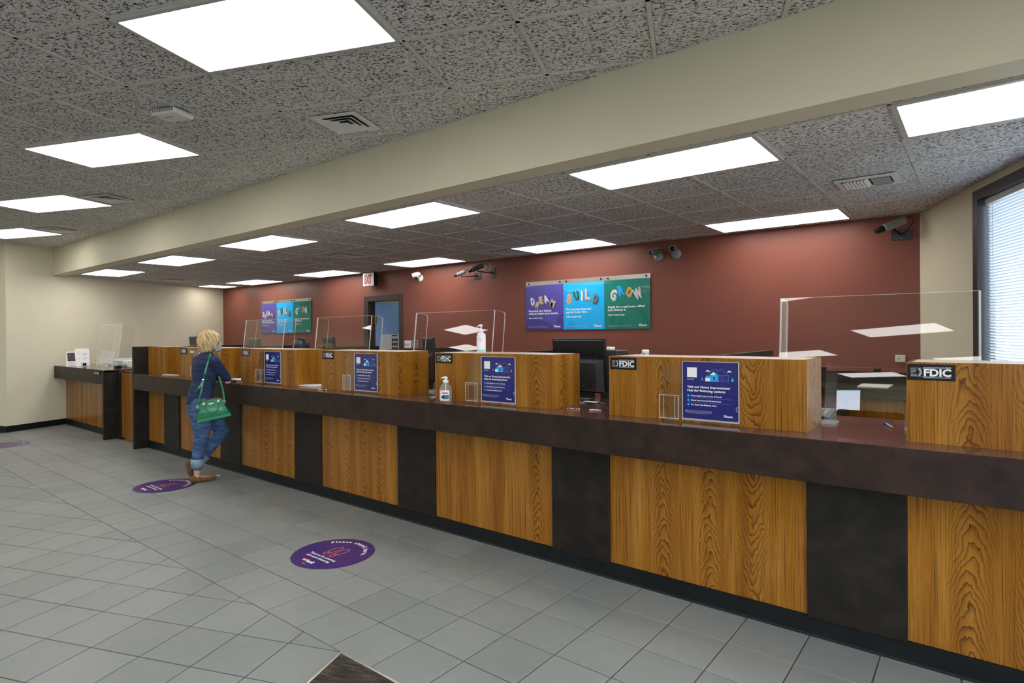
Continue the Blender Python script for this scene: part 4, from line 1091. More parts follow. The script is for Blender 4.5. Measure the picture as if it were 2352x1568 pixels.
# notices on the open door leaf
for k, (u0, u1) in enumerate(((.10, .285), (.29, .47), (.475, .655))):
    m = MB(); m.box(u0, u1, -.002, -.0005, 1.20, 1.53, mat=leaf)
    o = single(m, 'notice_sheet', PAPER, '%s of the three paper notices pinned to the open door' % ('left', 'middle', 'right')[k], 'notice', (0, 0, 0), 'paper notices on the door')
    d = MB(); M = leaf @ FRONT(u0, -.003, 1.20)
    if k == 1:
        rect(d, M, .03, .15, .295, .315)
        for r in range(3):
            for c in range(3): rect(d, M, .03 + c * .045, .065 + c * .045, .20 - r * .08, .255 - r * .08)
    else:
        rect(d, M, .03, .10, .298, .308)
        for r in range(11): rect(d, M, .02, .165 - .05 * (r % 3 == 2), .27 - r * .022, .2745 - r * .022)
    d.build('print', INKB if k == 1 else INKG, o)

# ================================================================ THINGS ON AND BEHIND THE COUNTER
def monitor(loc, yaw, tilt, label, w=.47, h=.41, lift=.06):
    t = thing('monitor', label, 'monitor', loc, 'computer monitors behind the counter')
    O = (0, 0, 0)
    B = Matrix.Rotation(yaw, 4, 'Z') @ Matrix.Translation((0, 0, lift + h / 2)) @ Matrix.Rotation(tilt, 4, 'X')
    # local: back faces -Y, screen +Y
    m = MB(); m.bbox(-w / 2, w / 2, -.012, .014, -h / 2, h / 2, .004, mat=B); m.build('shell', BLACK, t, O)
    m = MB()
    a = [(-w * .46, -.012, -h * .48), (w * .46, -.012, -h * .48), (w * .46, -.012, h * .12), (-w * .46, -.012, h * .12)]
    b = [(-w * .36, -.05, -h * .44), (w * .36, -.05, -h * .44), (w * .36, -.05, h * .06), (-w * .36, -.05, h * .06)]
    m.loft([a, b], mat=B, smooth=False); bk = m.build('back_cover', BLACKG, t, O)
    m = MB()
    for k in range(26): m.box(-w * .33 + k * w * .0265, -w * .33 + k * w * .0265 + .006, -.0135, -.012, h * .13, h * .155, mat=B)
    m.build('vent_slots', BLACKG, t, O)
    m = MB(); m.box(-w / 2 + .012, w / 2 - .012, .014, .015, -h / 2 + .014, h / 2 - .012, mat=B); m.build('screen', BLACKG, t, O)
    m = MB(); m.box(-w * .46, w * .46, -.016, -.0125, h * .46, h * .475, mat=B); m.build('trim_line', GREY, t, O)
    for k in range(4):
        for r in range(3):
            m2 = MB(); m2.box(-.03 + k * .022 + (k > 1) * .015, -.018 + k * .022 + (k > 1) * .015, -.0515, -.05, -h * .40 + r * .014, -h * .40 + r * .014 + .007, mat=B); m2.build('port', GREY, t, O) if (k + r) % 2 == 0 else None
    m = MB(); m.tube([tuple(B @ Vector((0, -.03, -h * .2))), tuple(Matrix.Rotation(yaw, 4, 'Z') @ Vector((0, -.075, .03))), tuple(Matrix.Rotation(yaw, 4, 'Z') @ Vector((0, -.075, .012)))], [.03, .028, .03], 10); m.build('stand', BLACK, t, O)
    m = MB(); m.bbox(-.10, .10, -.11, .05, 0, .012, .004, mat=Matrix.Rotation(yaw, 4, 'Z')); m.build('foot', BLACK, t, O)
    return t
monitor((-2.42, 3.87, 1.0185), 0, math.radians(4), 'black monitor seen from behind beside the box with the brightest blue sign')
monitor((-4.17, 3.97, 1.0185), math.radians(-26), math.radians(4), 'black monitor seen edge on left of the tall pump bottle', lift=.07, w=.34)
monitor((-5.72, 3.92, 1.0185), math.radians(-15), math.radians(4), 'black monitor seen edge on left of the open door', lift=.08, w=.34)
monitor((-7.34, 3.92, 1.0185), math.radians(-8), math.radians(4), 'black monitor seen edge on under the far poster set', lift=.065, w=.34)
monitor((-8.90, 3.84, 1.0185), math.radians(-5), math.radians(6), 'small black display standing left of the blonde head', w=.30, h=.34, lift=.165)
# cables, keyboard, papers behind that gap
for k, pts in enumerate(([(-2.30, 3.82, 1.12), (-2.22, 3.72, 1.16), (-2.10, 3.70, 1.10), (-2.16, 3.72, 1.03), (-2.28, 3.72, 1.024)], [(-2.42, 3.82, 1.13), (-2.36, 3.74, 1.04), (-2.20, 3.70, 1.023), (-2.06, 3.73, 1.05), (-2.08, 3.8, 1.11), (-1.96, 3.82, 1.12)], [(-2.26, 3.70, 1.023), (-2.16, 3.66, 1.03), (-2.05, 3.69, 1.024), (-1.92, 3.72, 1.023)])):
    m = MB(); cv = []
    P = [Vector(p) for p in pts]
    for i in range(len(P) - 1):
        p0, p1, p2, p3 = P[max(i - 1, 0)], P[i], P[i + 1], P[min(i + 2, len(P) - 1)]
        for q in range(6):
            s = q / 6; cv.append(.5 * ((2 * p1) + (-p0 + p2) * s + (2 * p0 - 5 * p1 + 4 * p2 - p3) * s * s + (-p0 + 3 * p1 - 3 * p2 + p3) * s ** 3))
    cv.append(P[-1]); m.tube([tuple(c) for c in cv], .0035, 6)
    single(m, 'cable', BLACK, ['black cable looping highest below the near monitor', 'black cable curling from the near monitor to the right', 'black cable lying flat below the near monitor'][k], 'cable', pts[0], 'cables below the near monitor')
def keyboard(loc, yaw, label, w=.40, d=.13, mat=BLACK, keys=LGREY):
    t = thing('keyboard', label, 'keyboard', loc); O = (0, 0, 0); R_ = Matrix.Rotation(yaw, 4, 'Z')
    m = MB(); m.bbox(-w / 2, w / 2, -d / 2, d / 2, 0, .018, .004, mat=R_); m.build('case', mat, t, O)
    nx = int(w / .021)
    for r in range(5):
        m = MB()
        for k in range(nx): m.bbox(-w / 2 + .012 + k * .0206, -w / 2 + .029 + k * .0206, -d / 2 + .01 + r * .0225, -d / 2 + .028 + r * .0225, .018, .024, .002, mat=R_)
        m.build('key_row', keys, t, O)
    return t
keyboard((-2.60, 4.22, .901), math.radians(3), 'pale keyed keyboard below the near monitor')
m = MB(); m.bbox(-2.75, -1.85, 4.05, 4.45, .87, .90, .003); single(m, 'keyboard_shelf', DARK, 'dark shelf under the keyboard behind the counter', 'shelf', (-2.3, 4.25, .87))
m = MB(); m.prism([(-2.40, 3.72), (-2.17, 3.70), (-2.15, 3.78), (-2.38, 3.82)], 1.0185, 1.024); single(m, 'paper_sheet', PAPER, 'white papers lying under the cables of the near monitor', 'paper', (-2.28, 3.76, 1.02))
t = thing('receipt_printer', 'dark receipt printer with white top right of the near monitor', 'printer', (-2.3, 4.15, .90))
m = MB(); m.bbox(-2.37, -2.22, 4.09, 4.28, .90, 1.393, .005); m.build('body', BLACKG, t)
m = MB(); m.bbox(-2.35, -2.28, 4.11, 4.18, 1.393, 1.418, .005); m.build('lid', WHITE, t)
# calculator near the nearest guard
t = thing('calculator', 'grey keyed desk calculator behind the foot of the nearest guard', 'calculator', (-.82, 3.9, 1.0185)); 
m = MB(); prof = [(3.80, 1.0185), (3.80, 1.035), (4.02, 1.062), (4.02, 1.0185)]
m.loft([[(-.98, y, z) for y, z in prof], [(-.70, y, z) for y, z in prof]], smooth=False); m.build('case', BLACKG, t)
for r in range(5):
    m = MB()
    for k in range(8): m.box(-.965 + k * .032, -.942 + k * .032, 3.815 + r * .034, 3.838 + r * .034, 1.036 + r * .0042, 1.0475 + r * .0042)
    m.build('key_row', LGREY, t)

# ---- bottles
def pump_bottle(loc, r, h, clear, label, kind):
    t = thing('pump_bottle', label, 'bottle', loc); O = (0, 0, 0)
    if kind == 'small':
        prof = [(.001, 0), (r * .95, 0), (r, .006), (r, h * .50), (r * .93, h * .58), (r * .62, h * .70), (r * .36, h * .755), (r * .36, h * .79), (.001, h * .79)]
    else:
        prof = [(.001, 0), (r * .95, 0), (r, .006), (r, h * .60), (r * .95, h * .65), (r * .75, h * .70), (r * .45, h * .725), (r * .45, h * .74), (.001, h * .74)]
    m = MB(); m.lathe(prof, 28); m.build('bottle', PLAST if clear else WHITE, t, O)
    z0 = prof[-1][1]
    m = MB(); m.lathe([(.001, z0 - .005), (r * .48, z0 - .005), (r * .48, z0 + h * .09), (r * .20, z0 + h * .11), (r * .14, z0 + h * .13), (r * .14, h - .012), (.001, h - .012)], 20)
    m.build('pump', WHITE, t, O)
    m = MB(); m.tube([(r * .35, .0, h - .008), (0, 0, h - .003), (-r * .6, -.004, h - .004), (-r * .98, -.006, h - .014)], [.008, .010, .006, .0045], 10); m.build('nozzle', WHITE, t, O)
    # wrap label
    def wrap(z0, z1, a0, a1, rr, mat, nm):
        m = MB(); ra = []; rb = []
        n = 24
        for i in range(n + 1):
            a = math.radians(a0 + (a1 - a0) * i / n); ra.append((rr * math.cos(a), rr * math.sin(a), z0)); rb.append((rr * math.cos(a), rr * math.sin(a), z1))
        m.add(ra + rb, [(i, i + 1, n + 2 + i, n + 1 + i) for i in range(n)], 0, True); m.build(nm, mat, t, O)
    if kind == 'small':
        wrap(h * .07, h * .48, 190, 350, r * 1.006, WHITE, 'label'); wrap(h * .12, h * .30, 285, 345, r * 1.012, TEAL, 'label_band'); wrap(h * .16, h * .26, 272, 298, r * 1.016, NAVY, 'label_mark'); wrap(h * .34, h * .40, 280, 335, r * 1.012, REDI, 'label_mark')
        m = MB(); m.tube([(0, 0, .01), (0, 0, z0)], .004, 8); m.build('dip_tube', WHITE, t, O)
    else:
        wrap(h * .03, h * .60, 180, 360, r * 1.006, PAPER, 'label'); wrap(h * .05, h * .085, 180, 360, r * 1.010, AQUA, 'label_band'); wrap(h * .48, h * .53, 245, 258, r * 1.012, AQUA, 'label_mark'); wrap(h * .12, h * .24, 225, 245, r * 1.012, INKG, 'barcode')
        for k in range(6): wrap(h * (.52 - .03 * k), h * (.53 - .03 * k), 285, 330, r * 1.011, INKG, 'label_text')
        wrap(h * .60, h * .655, 200, 255, r * .99, plain('maroon_ink%d' % 1, (.15, .06, .06), .5), 'label_mark')
    return t
TEAL = plain('teal_ink', (.01, .11, .13), .4)
pump_bottle((-3.185, 3.195, 1.0185), .046, .185, True, 'small clear pump bottle of sanitizer on the ledge', 'small')
pump_bottle((-3.093, 3.5, 1.386), .036, .212, False, 'tall pump bottle of sanitizer on top of a teak box', 'tall')
t = thing('spray_bottle', 'white spray bottle head showing above the box with the brightest blue sign', 'bottle', (-1.79, 3.72, 1.0185)); O = (0, 0, 0)
m = MB(); m.lathe([(.001, 0), (.04, 0), (.042, .01), (.042, .22), (.02, .28), (.013, .32), (.001, .32)], 20); m.build('bottle', PLAST, t, O)
m = MB(); m.bbox(-.032, .016, -.013, .013, .368, .395, .006); m.bbox(-.012, .012, -.012, .012, .32, .37, .003); m.build('spray_head', WHITE, t, O)
m = MB(); m.tube([(-.035, 0, .368), (-.045, 0, .345), (-.035, 0, .325)], .005, 8); m.build('trigger', WHITE, t, O)

# ---- papers, pens
def paper_stack(pts, z, n, label, name='paper_stack'):
    t = thing(name, label, 'papers', (*pts[0], z), 'papers on the customer ledge')
    for k in range(n):
        c = (sum(p[0] for p in pts) / len(pts), sum(p[1] for p in pts) / len(pts))
        R_ = Matrix.Translation((*c, 0)) @ Matrix.Rotation(random.uniform(-.06, .06), 4, 'Z') @ Matrix.Translation((-c[0], -c[1], 0))
        m = MB(); m.prism(pts, z + k * .003, z + k * .003 + .0022, mat=R_); m.build('sheet', PAPER, t)
paper_stack([(-5.40, 3.30), (-5.11, 3.33), (-5.02, 3.50), (-5.30, 3.50)], 1.0188, 4, 'stack of white paper slips in the gap right of the smallest blue sign')
paper_stack([(-8.47, 3.24), (-8.20, 3.28), (-8.18, 3.33), (-8.45, 3.30)], 1.0188, 3, 'white paper slips on the ledge left of the blonde woman')
paper_stack([(-6.95, 3.30), (-6.55, 3.33), (-6.48, 3.50), (-6.85, 3.50)], 1.0188, 3, 'white paper slips on the ledge right of the blonde woman')
def pen(p0, p1, mat, cap, label, r=.0045, z=1.0235):
    t = thing('pen', label, 'pen', (p0[0], p0[1], z), 'pens on the ledge'); a = Vector((*p0, z)); b = Vector((*p1, z)); d = b - a
    m = MB(); m.tube([tuple(a), tuple(a + d * .08), tuple(a + d * .72)], [.002, r, r], 10); m.build('barrel', mat, t)
    m = MB(); m.tube([tuple(a + d * .70), tuple(a + d * .98), tuple(b)], [r * 1.15, r * 1.15, r * .6], 10); m.build('cap', cap, t)
    m = MB(); m.tube([tuple(a + d * .72 + Vector((0, 0, r * 1.4))), tuple(a + d * .97 + Vector((0, 0, r * 1.4)))], .0014, 6); m.build('clip', cap, t)
BLUEP = plain('blue_plastic', (.03, .08, .45), .3)
pen((-.374, 3.66), (-.430, 3.84), LGREY, BLUEP, 'white pen with blue cap lying on the ledge behind the nearest guard', .006)
pen((-6.38, 3.20), (-6.22, 3.17), CHROME, CHROME, 'silver chained pen on the ledge right of the blonde woman')
pen((-4.92, 3.22), (-4.72, 3.20), CHROME, CHROME, 'silver chained pen at the corner of the box below the open door')
pen((-3.47, 3.36), (-3.36, 3.24), CHROME, BLACK, 'silver chained pen left of the small pump bottle')
def bead_chain(pts, label):
    m = MB()
    for p in pts: m.ball(p, .0042, 5)
    single(m, 'bead_chain', CHROME, label, 'chain', pts[0], 'pen chains on the ledge')
bead_chain([(-1.985 + .03 * math.cos(a * .5) - .004 * a * .3, 3.385 + .018 * math.sin(a * .5), 1.0225) for a in range(22)], 'small coiled silver chain on the ledge below the near monitor')
bead_chain([(-2.20 + .009 * k, 3.36 + .012 * math.sin(k * .8), 1.0225) for k in range(11)], 'short silver chain beside the box corner near the monitor')
bead_chain([(-3.50 + .008 * k, 3.33 + .012 * math.sin(k * .7), 1.0225) for k in range(10)], 'short silver chain left of the small pump bottle')
t = thing('wallet', 'black wallet by the elbow of the blonde woman', 'wallet', (-6.50, 3.18, 1.0185))
m = MB(); m.bbox(-6.56, -6.44, 3.13, 3.22, 1.0185, 1.032, .004); m.build('lower_flap', BLACK, t)
m = MB(); m.bbox(-6.555, -6.445, 3.135, 3.215, 1.034, 1.044, .004); m.build('upper_flap', BLACK, t)
m = MB(); m.box(-6.557, -6.443, 3.128, 3.20, 1.0322, 1.0338); m.build('zip', CHROME, t)
m = MB(); m.prism([(-6.585, 3.055), (-6.55, 3.045), (-6.525, 3.065), (-6.54, 3.085), (-6.57, 3.078)], .0012, .004); single(m, 'paper_scrap', PAPER, 'small white paper scrap on the floor by the kick plate', 'paper', (-6.55, 3.06, .001))

# ---- things on the side counter
ZC = 1.0335
t = thing('tent_card', 'small white tent card with dark photo beside the cream wall', 'card', (-12.15, 3.22, ZC)); O = (0, 0, 0)
m = MB(); m.loft([[(-.05, -.08, 0), (.05, -.08, 0), (.004, -.065, .245), (-.004, -.065, .245)], [(-.05, .08, 0), (.05, .08, 0), (.004, .065, .245), (-.004, .065, .245)]], smooth=False); m.build('card', PAPER, t, O)
def onface(y0, y1, z0, z1, mat, nm):
    m = MB(); k = lambda z: .05 - .046 * z / .245 + .0012
    m.add([(k(z0), y0, z0), (k(z0), y1, z0), (k(z1), y1, z1), (k(z1), y0, z1)], [(0, 1, 2, 3)]); m.build(nm, mat, t, O)
PHOTO = plain('dark_photo_print', (.10, .06, .06), .4, var=.9, vscale=40)
onface(-.055, .055, .10, .225, PHOTO, 'photo'); onface(-.055, .055, .085, .10, NAVY, 'band'); onface(-.05, .02, .05, .06, INKG, 'text_line'); onface(-.03, .03, .012, .024, INKG, 'text_line')
t = thing('counter_sign', 'white leaning sign sheet on the side counter', 'sign', (-11.82, 3.30, ZC))
Rl = Matrix.Rotation(math.radians(-11), 4, 'Y')
m = MB(); m.box(-.003, .003, -.10, .10, 0, .30, mat=Rl); m.build('sheet', PAPER, t, O)
m = MB(); m.box(-.06, .004, -.10, .10, -.0, .006); m.build('base', EDGE, t, O)
m = MB(); Ms = Rl @ Matrix(((0, 0, 1, .0036), (1, 0, 0, 0), (0, 1, 0, 0), (0, 0, 0, 1)))
ringf(m, Ms, -.045, .235, .012, .016); ringf(m, Ms, -.05, .13, .008, .012)
for k, (x0, x1, z_) in enumerate(((.0, .08, .215), (.0, .07, .20), (.0, .06, .185), (.01, .075, .14), (.01, .06, .125))): rect(m, Ms, x0, x1, z_, z_ + .007)
m.build('print', INKG, t, O)
t = thing('card_holder', 'small clear card holder in front of the white sign sheet', 'card holder', (-11.70, 3.30, ZC))
m = MB(); m.bbox(-.03, .03, -.055, .055, 0, .075, .01); m.build('case', PLAST, t, O)
m = MB(); m.box(.0305, .032, -.045, .005, .01, .06); m.build('card', BLACK, t, O)
m = MB(); m.box(.0305, .032, .01, .05, .012, .06); m.build('card', PAPER, t, O)
t = thing('desk_printer', 'white desktop printer on the side counter behind the guard', 'printer', (-10.75, 3.66, ZC))
m = MB(); m.bbox(-.40, .38, -.12, .20, 0, .125, .012); m.build('body', WHITE, t, O)
m = MB(); m.bbox(-.38, -.02, -.14, -.10, .02, .105, .006); m.build('front_door', LGREY, t, O)
m = MB(); m.box(.05, .16, -.135, -.118, .02, .035); m.build('tray_slot', BLACK, t, O)
m = MB(); m.bbox(.02, .20, -.135, -.115, .055, .10, .004); m.build('panel', WHITE, t, O)
for x in (-.33, -.22): m = MB(); m.box(x, x + .05, -.143, -.139, .088, .096); m.build('button', BLACKG, t, O)
m = MB(); m.bbox(-.36, .34, -.08, .18, .125, .136, .004); m.build('lid', LGREY, t, O)
t = thing('card_reader', 'small black card reader at the foot of the side counter guard', 'card reader', (-10.62, 3.42, ZC))
m = MB(); m.bbox(-.06, .06, -.04, .04, 0, .04, .008); m.build('body', BLACK, t, O)
m = MB(); m.box(-.04, .04, -.03, .01, .04, .042); m.build('keypad', GREY, t, O)

# ================================================================ PEOPLE
def cap_chain(mb, pts, n=14):
    """tapered chain of (pos, radius)"""
    for (p, r) in pts: mb.ball(p, r, 8)
    for (a, ra), (b, rb) in zip(pts[:-1], pts[1:]): mb.tube([a, b], [ra, rb], n)
def ell_loft(mb, rings, n=28):
    mb.loft([[(cx + rx * math.cos(2 * math.pi * k / n), cy + ry * math.sin(2 * math.pi * k / n), z) for k in range(n)] for (cx, cy, z, rx, ry) in rings])
def fuse(mb, name, mats, parent, voxel=.008, smooth=6, off=None, rough=None):
    o = mb.build(name + '_src', mats, None, off or (0, 0, 0))
    r = o.modifiers.new('r', 'REMESH'); r.mode = 'VOXEL'; r.voxel_size = voxel; r.use_smooth_shade = True
    s = o.modifiers.new('s', 'SMOOTH'); s.factor = .5; s.iterations = smooth
    dg = bpy.context.evaluated_depsgraph_get(); me = bpy.data.meshes.new_from_object(o.evaluated_get(dg))
    old = o.data; bpy.data.objects.remove(o); bpy.data.meshes.remove(old)
    me.name = name; me.materials.clear()
    me.materials.append(mats)
    for p in me.polygons: p.use_smooth = True; p.material_index = 0
    ob = bpy.data.objects.new(name, me); COL.objects.link(ob); ob['_w'] = (0, 0, 0)
    if parent is not None: ob.parent = parent
    return ob
def fabric(name, c, folds, amp, rough=.8, var=.2, fine=900):
    m, t, b = nt(name)
    co = N(t, 'ShaderNodeTexCoord').outputs['Object']
    f = noise(t, mapping(t, co, folds), 1, 3, .55, .8); g = noise(t, co, fine, 2)
    lo = tuple(x * (1 - var) for x in c); hi = tuple(min(1, x * (1 + var * 1.6)) for x in c)
    mixv = math_(t, 'ADD', math_(t, 'MULTIPLY', f, .6), math_(t, 'MULTIPLY', g, .4))
    L(t, ramp(t, mixv, [(.35, lo), (.65, hi)]), b.inputs['Base Color'])
    b.inputs['Roughness'].default_value = rough; b.inputs['Specular IOR Level'].default_value = .2
    b.inputs['Sheen Weight'].default_value = .05
    bump(t, b, f, amp, .03); return m
SHIRT = fabric('navy_jersey', (.019, .029, .076), (5, 5, 24), 1.0, var=.35)
JEANS = fabric('blue_denim', (.046, .092, .185), (7, 7, 26), 1.0, var=.65)
CUFF = fabric('pale_denim', (.20, .28, .36), (12, 12, 20), .3)
SKIN = plain('skin', (.55, .30, .21), .5, var=.06, vscale=15)
SUEDE = plain('brown_suede', (.14, .068, .020), .85, var=.25, vscale=60)
LEATH = plain('green_leather', (.003, .17, .066), .26, var=.08, vscale=12, bmp=.1, bscale=500)
def make_hair(name, stops, sc):
    m, t, b = nt(name); co = N(t, 'ShaderNodeTexCoord').outputs['UV']
    f = noise(t, mapping(t, co, sc), 1, 4, .6, .3)
    L(t, ramp(t, f, stops), b.inputs['Base Color']); b.inputs['Roughness'].default_value = .42
    bump(t, b, f, .5, .006); return m
BLOND = make_hair('blonde_hair', [(.32, (.22, .12, .045)), (.5, (.55, .38, .17)), (.68, (.85, .70, .42))], (55, 3, 1))
BLKH = make_hair('black_hair', [(.3, (.004, .004, .004)), (.7, (.018, .016, .016))], (60, 3, 1))
def make_mask():
    m, t, b = nt('patterned_cloth'); co = N(t, 'ShaderNodeTexCoord').outputs['Object']
    v = N(t, 'ShaderNodeTexVoronoi', feature='DISTANCE_TO_EDGE'); v.inputs['Scale'].default_value = 70; L(t, co, v.inputs['Vector'])
    L(t, ramp(t, v.outputs['Distance'], [(.08, (.75, .80, .82)), (.16, (.02, .05, .13)), (.3, (.02, .05, .13)), (.36, (.10, .28, .40))]), b.inputs['Base Color']); b.inputs['Roughness'].default_value = .8
    return m
MASKM = make_mask()
def hair_shell(name, mat, parent, c, r, bottom, nape, nth=110, nr=26, swirl=.25, lump=.05, seed=0):
    """c centre, r radii (x,y,z), bottom(th)-> z of hem, th=0 is +Y (front)"""
    rnd = random.Random(seed); ph = [rnd.uniform(0, 6.28) for _ in range(12)]; fr = [5, 8, 13, 19, 27, 34]
    m = MB(); vs = []; uv = []
    top = c[2] + r[2]
    for j in range(nr + 1):
        for i in range(nth):
            th = 2 * math.pi * i / nth; zb = bottom(th)
            s = j / nr
            a = s * math.pi / 2 * 1.0
            z = top - (top - zb) * (1 - math.cos(min(1, s * 1.0) * math.pi / 2)) if False else top - (top - zb) * (s ** 1.6)
            dz = (z - c[2]) / r[2]
            k = math.sqrt(max(0, 1 - dz * dz)) if dz > 0 else 1 - nape * dz * dz
            if dz > 0 and j > 0: k = max(k, .02 * j)
            tw = th + swirl * s
            lp = sum(math.sin(f * tw + p) for f, p in zip(fr, ph)) * lump * min(1, s * 2.5) / 3
            k *= 1 + lp
            vs.append((c[0] + r[0] * k * math.sin(th), c[1] + r[1] * k * math.cos(th), z))
            uv.append((i / nth + .12 * s, s))
    fs = []
    for j in range(nr):
        for i in range(nth):
            a, b2 = j * nth + i, j * nth + (i + 1) % nth; fs.append((a, a + nth, b2 + nth, b2))
    m.add(vs, fs, 0, True)
    o = m.build(name, mat, parent)
    uvl = o.data.uv_layers.new(name='UVMap')
    for lp_ in o.data.loops: uvl.data[lp_.index].uv = uv[lp_.vertex_index]
    sd = o.modifiers.new('t', 'SOLIDIFY'); sd.thickness = .006
    return o

# ---- the customer
BXP, BYP = -6.5, 2.885
def W3(R_, F_, z): return (BXP + R_, BYP + F_, z)
wm = thing('person', 'blonde customer in navy top and jeans leaning on the ledge, green bag at her side', 'person', (BXP, BYP, 0))
TOR = [(0, -.030, .805, .170, .122), (0, -.034, .86, .172, .123), (0, -.012, .95, .154, .112), (0, .012, 1.05, .148, .105), (0, .015, 1.15, .160, .113), (0, .012, 1.235, .168, .103), (0, .022, 1.295, .125, .078), (0, .035, 1.335, .070, .062)]
RSH, REL, RWR = (.158, .040, 1.258), (.098, .205, 1.070), (.000, .150, 1.275)
LSH, LEL, LWR = (-.158, .030, 1.258), (-.15, .235, 1.068), (-.02, .215, 1.070)
# skin body, one continuous surface
b = MB()
ell_loft(b, [W3(x, y, z) + (rx - .014, ry - .014) for x, y, z, rx, ry in TOR])
cap_chain(b, [(W3(0, .035, 1.30), .05), (W3(0, .06, 1.40), .046)])
b.ball(W3(0, .075, 1.478), (.072, .090, .105), 14); b.ball(W3(0, .115, 1.415), (.050, .052, .052), 10)           # skull, jaw
b.tube([W3(0, .158, 1.478), W3(0, .182, 1.445), W3(0, .165, 1.438)], [.010, .014, .010], 8)                         # nose
for sx in (-1, 1): b.ball(W3(sx * .074, .07, 1.458), (.012, .022, .032), 8)                                       # ears
for sx in (-1, 1): b.ball(W3(sx * .03, .158, 1.494), (.022, .012, .010), 8)                                       # brow
b.tube([W3(-.022, .163, 1.412), W3(.022, .163, 1.412)], .009, 8)                                                  # lips
cap_chain(b, [(W3(*RSH), .046), (W3(*REL), .034), (W3(*RWR), .025)])
cap_chain(b, [(W3(*LSH), .046), (W3(*LEL), .034), (W3(*LWR), .025)])
def hand(mb, wrist, d, palm_n, curl, flip=1):
    """palm and five fingers: d forward direction, palm_n palm normal"""
    w = Vector(wrist); d = Vector(d).normalized(); n = Vector(palm_n).normalized(); s = d.cross(n).normalized() * flip
    cap_chain(mb, [(tuple(w), .022), (tuple(w + d * .035), .026), (tuple(w + d * .075), .024)])
    for off, ln in ((-.027, .058), (-.009, .070), (.009, .074), (.026, .066)):
        p = w + d * .085 + s * off; q = p + (d * math.cos(curl * .5) + n * math.sin(curl * .5)) * ln * .5; e = q + (d * math.cos(curl * 1.5) + n * math.sin(curl * 1.5)) * ln * .5
        cap_chain(mb, [(tuple(p - d * .02), .0095), (tuple(p), .0095), (tuple(q), .0085), (tuple(e), .0072)], 8)
    p = w + d * .025 + s * .028; q = p + (d * .7 + s * .6 + n * .3).normalized() * .034; e = q + (d * .9 + n * .4).normalized() * .028
    cap_chain(mb, [(tuple(p), .012), (tuple(q), .010), (tuple(e), .008)], 8)
hand(b, W3(.000, .152, 1.285), (.02, .16, 1), (0, -1, 0), .9)
hand(b, W3(-.01, .215, 1.058), (.8, -.05, -.08), (0, 0, -1), .35, -1)
RLEG = [((.082, -.042, .80), .116), ((.086, -.050, .70), .112), ((.085, -.052, .62), .103), ((.080, -.050, .48), .079), ((.075, -.080, .34), .064), ((.070, -.097, .17), .053)]
LLEG = [((-.082, -.01, .80), .105), ((-.060, .110, .655), .094), ((-.030, .218, .490), .073), ((-.040, .100, .335), .060), ((-.058, -.005, .205), .050)]
cap_chain(b, [(W3(*p), r - .018) for p, r in RLEG] + [(W3(.070, -.098, .06), .030)])
cap_chain(b, [(W3(*p), r - .018) for p, r in LLEG] + [(W3(-.066, -.078, .150), .029)])
cap_chain(b, [(W3(.066, -.125, .040), .028), (W3(.085, -.04, .038), .030), (W3(.098, .025, .026), .022)])       # right foot
cap_chain(b, [(W3(-.068, -.098, .165), .027), (W3(-.070, -.088, .09), .028), (W3(-.070, -.062, .035), .020)])    # left foot, on its toe
body = fuse(b, 'body', SKIN, wm, .0065, 4, W3(0, 0, 0))
# top
b = MB(); ell_loft(b, [W3(x, y, z) + (rx, ry) for x, y, z, rx, ry in TOR])
b.ball(W3(0, .085, 1.17), (.135, .075, .075), 10)
for S_ in (RSH, LSH): b.ball(W3(*S_), .064, 10)
cap_chain(b, [(W3(.10, .03, 1.262), .070), (W3(*RSH), .066), (W3(.135, .120, 1.165), .060), (W3(*REL), .051), (W3(.045, .178, 1.17), .042), (W3(.010, .157, 1.24), .036)])
cap_chain(b, [(W3(-.10, .03, 1.262), .070), (W3(*LSH), .066), (W3(-.155, .13, 1.16), .058), (W3(*LEL), .048), (W3(-.07, .225, 1.068), .042), (W3(-.035, .217, 1.068), .037)])
ell_loft(b, [W3(0, .034, 1.30) + (.085, .07), W3(0, .040, 1.355) + (.062, .058)])
fuse(b, 'top', SHIRT, wm, .0075, 5, W3(0, 0, 0))
# jeans
b = MB(); ell_loft(b, [W3(0, -.03, .66) + (.150, .098), W3(0, -.03, .73) + (.170, .120), W3(0, -.028, .80) + (.174, .122), W3(0, -.028, .865) + (.168, .114)])
for sx in (-1, 1): b.ball(W3(sx * .070, -.062 if sx > 0 else -.035, .80), (.098, .085, .10), 12)
cap_chain(b, [(W3(*p), r) for p, r in RLEG]); cap_chain(b, [(W3(*p), r) for p, r in LLEG])
fuse(b, 'jeans', JEANS, wm, .0075, 5, W3(0, 0, 0))
for pts in ([((.0715, -.092, .245), .0595), ((.070, -.0965, .155), .0575)], [((-.050, .038, .250), .0575), ((-.061, -.022, .190), .0545)]):
    m = MB(); m.tube([W3(*pts[0][0]), W3(*pts[1][0])], [pts[0][1], pts[1][1]], 24, caps=False); o = m.build('cuff', CUFF, wm)
    sd = o.modifiers.new('t', 'SOLIDIFY'); sd.thickness = .006
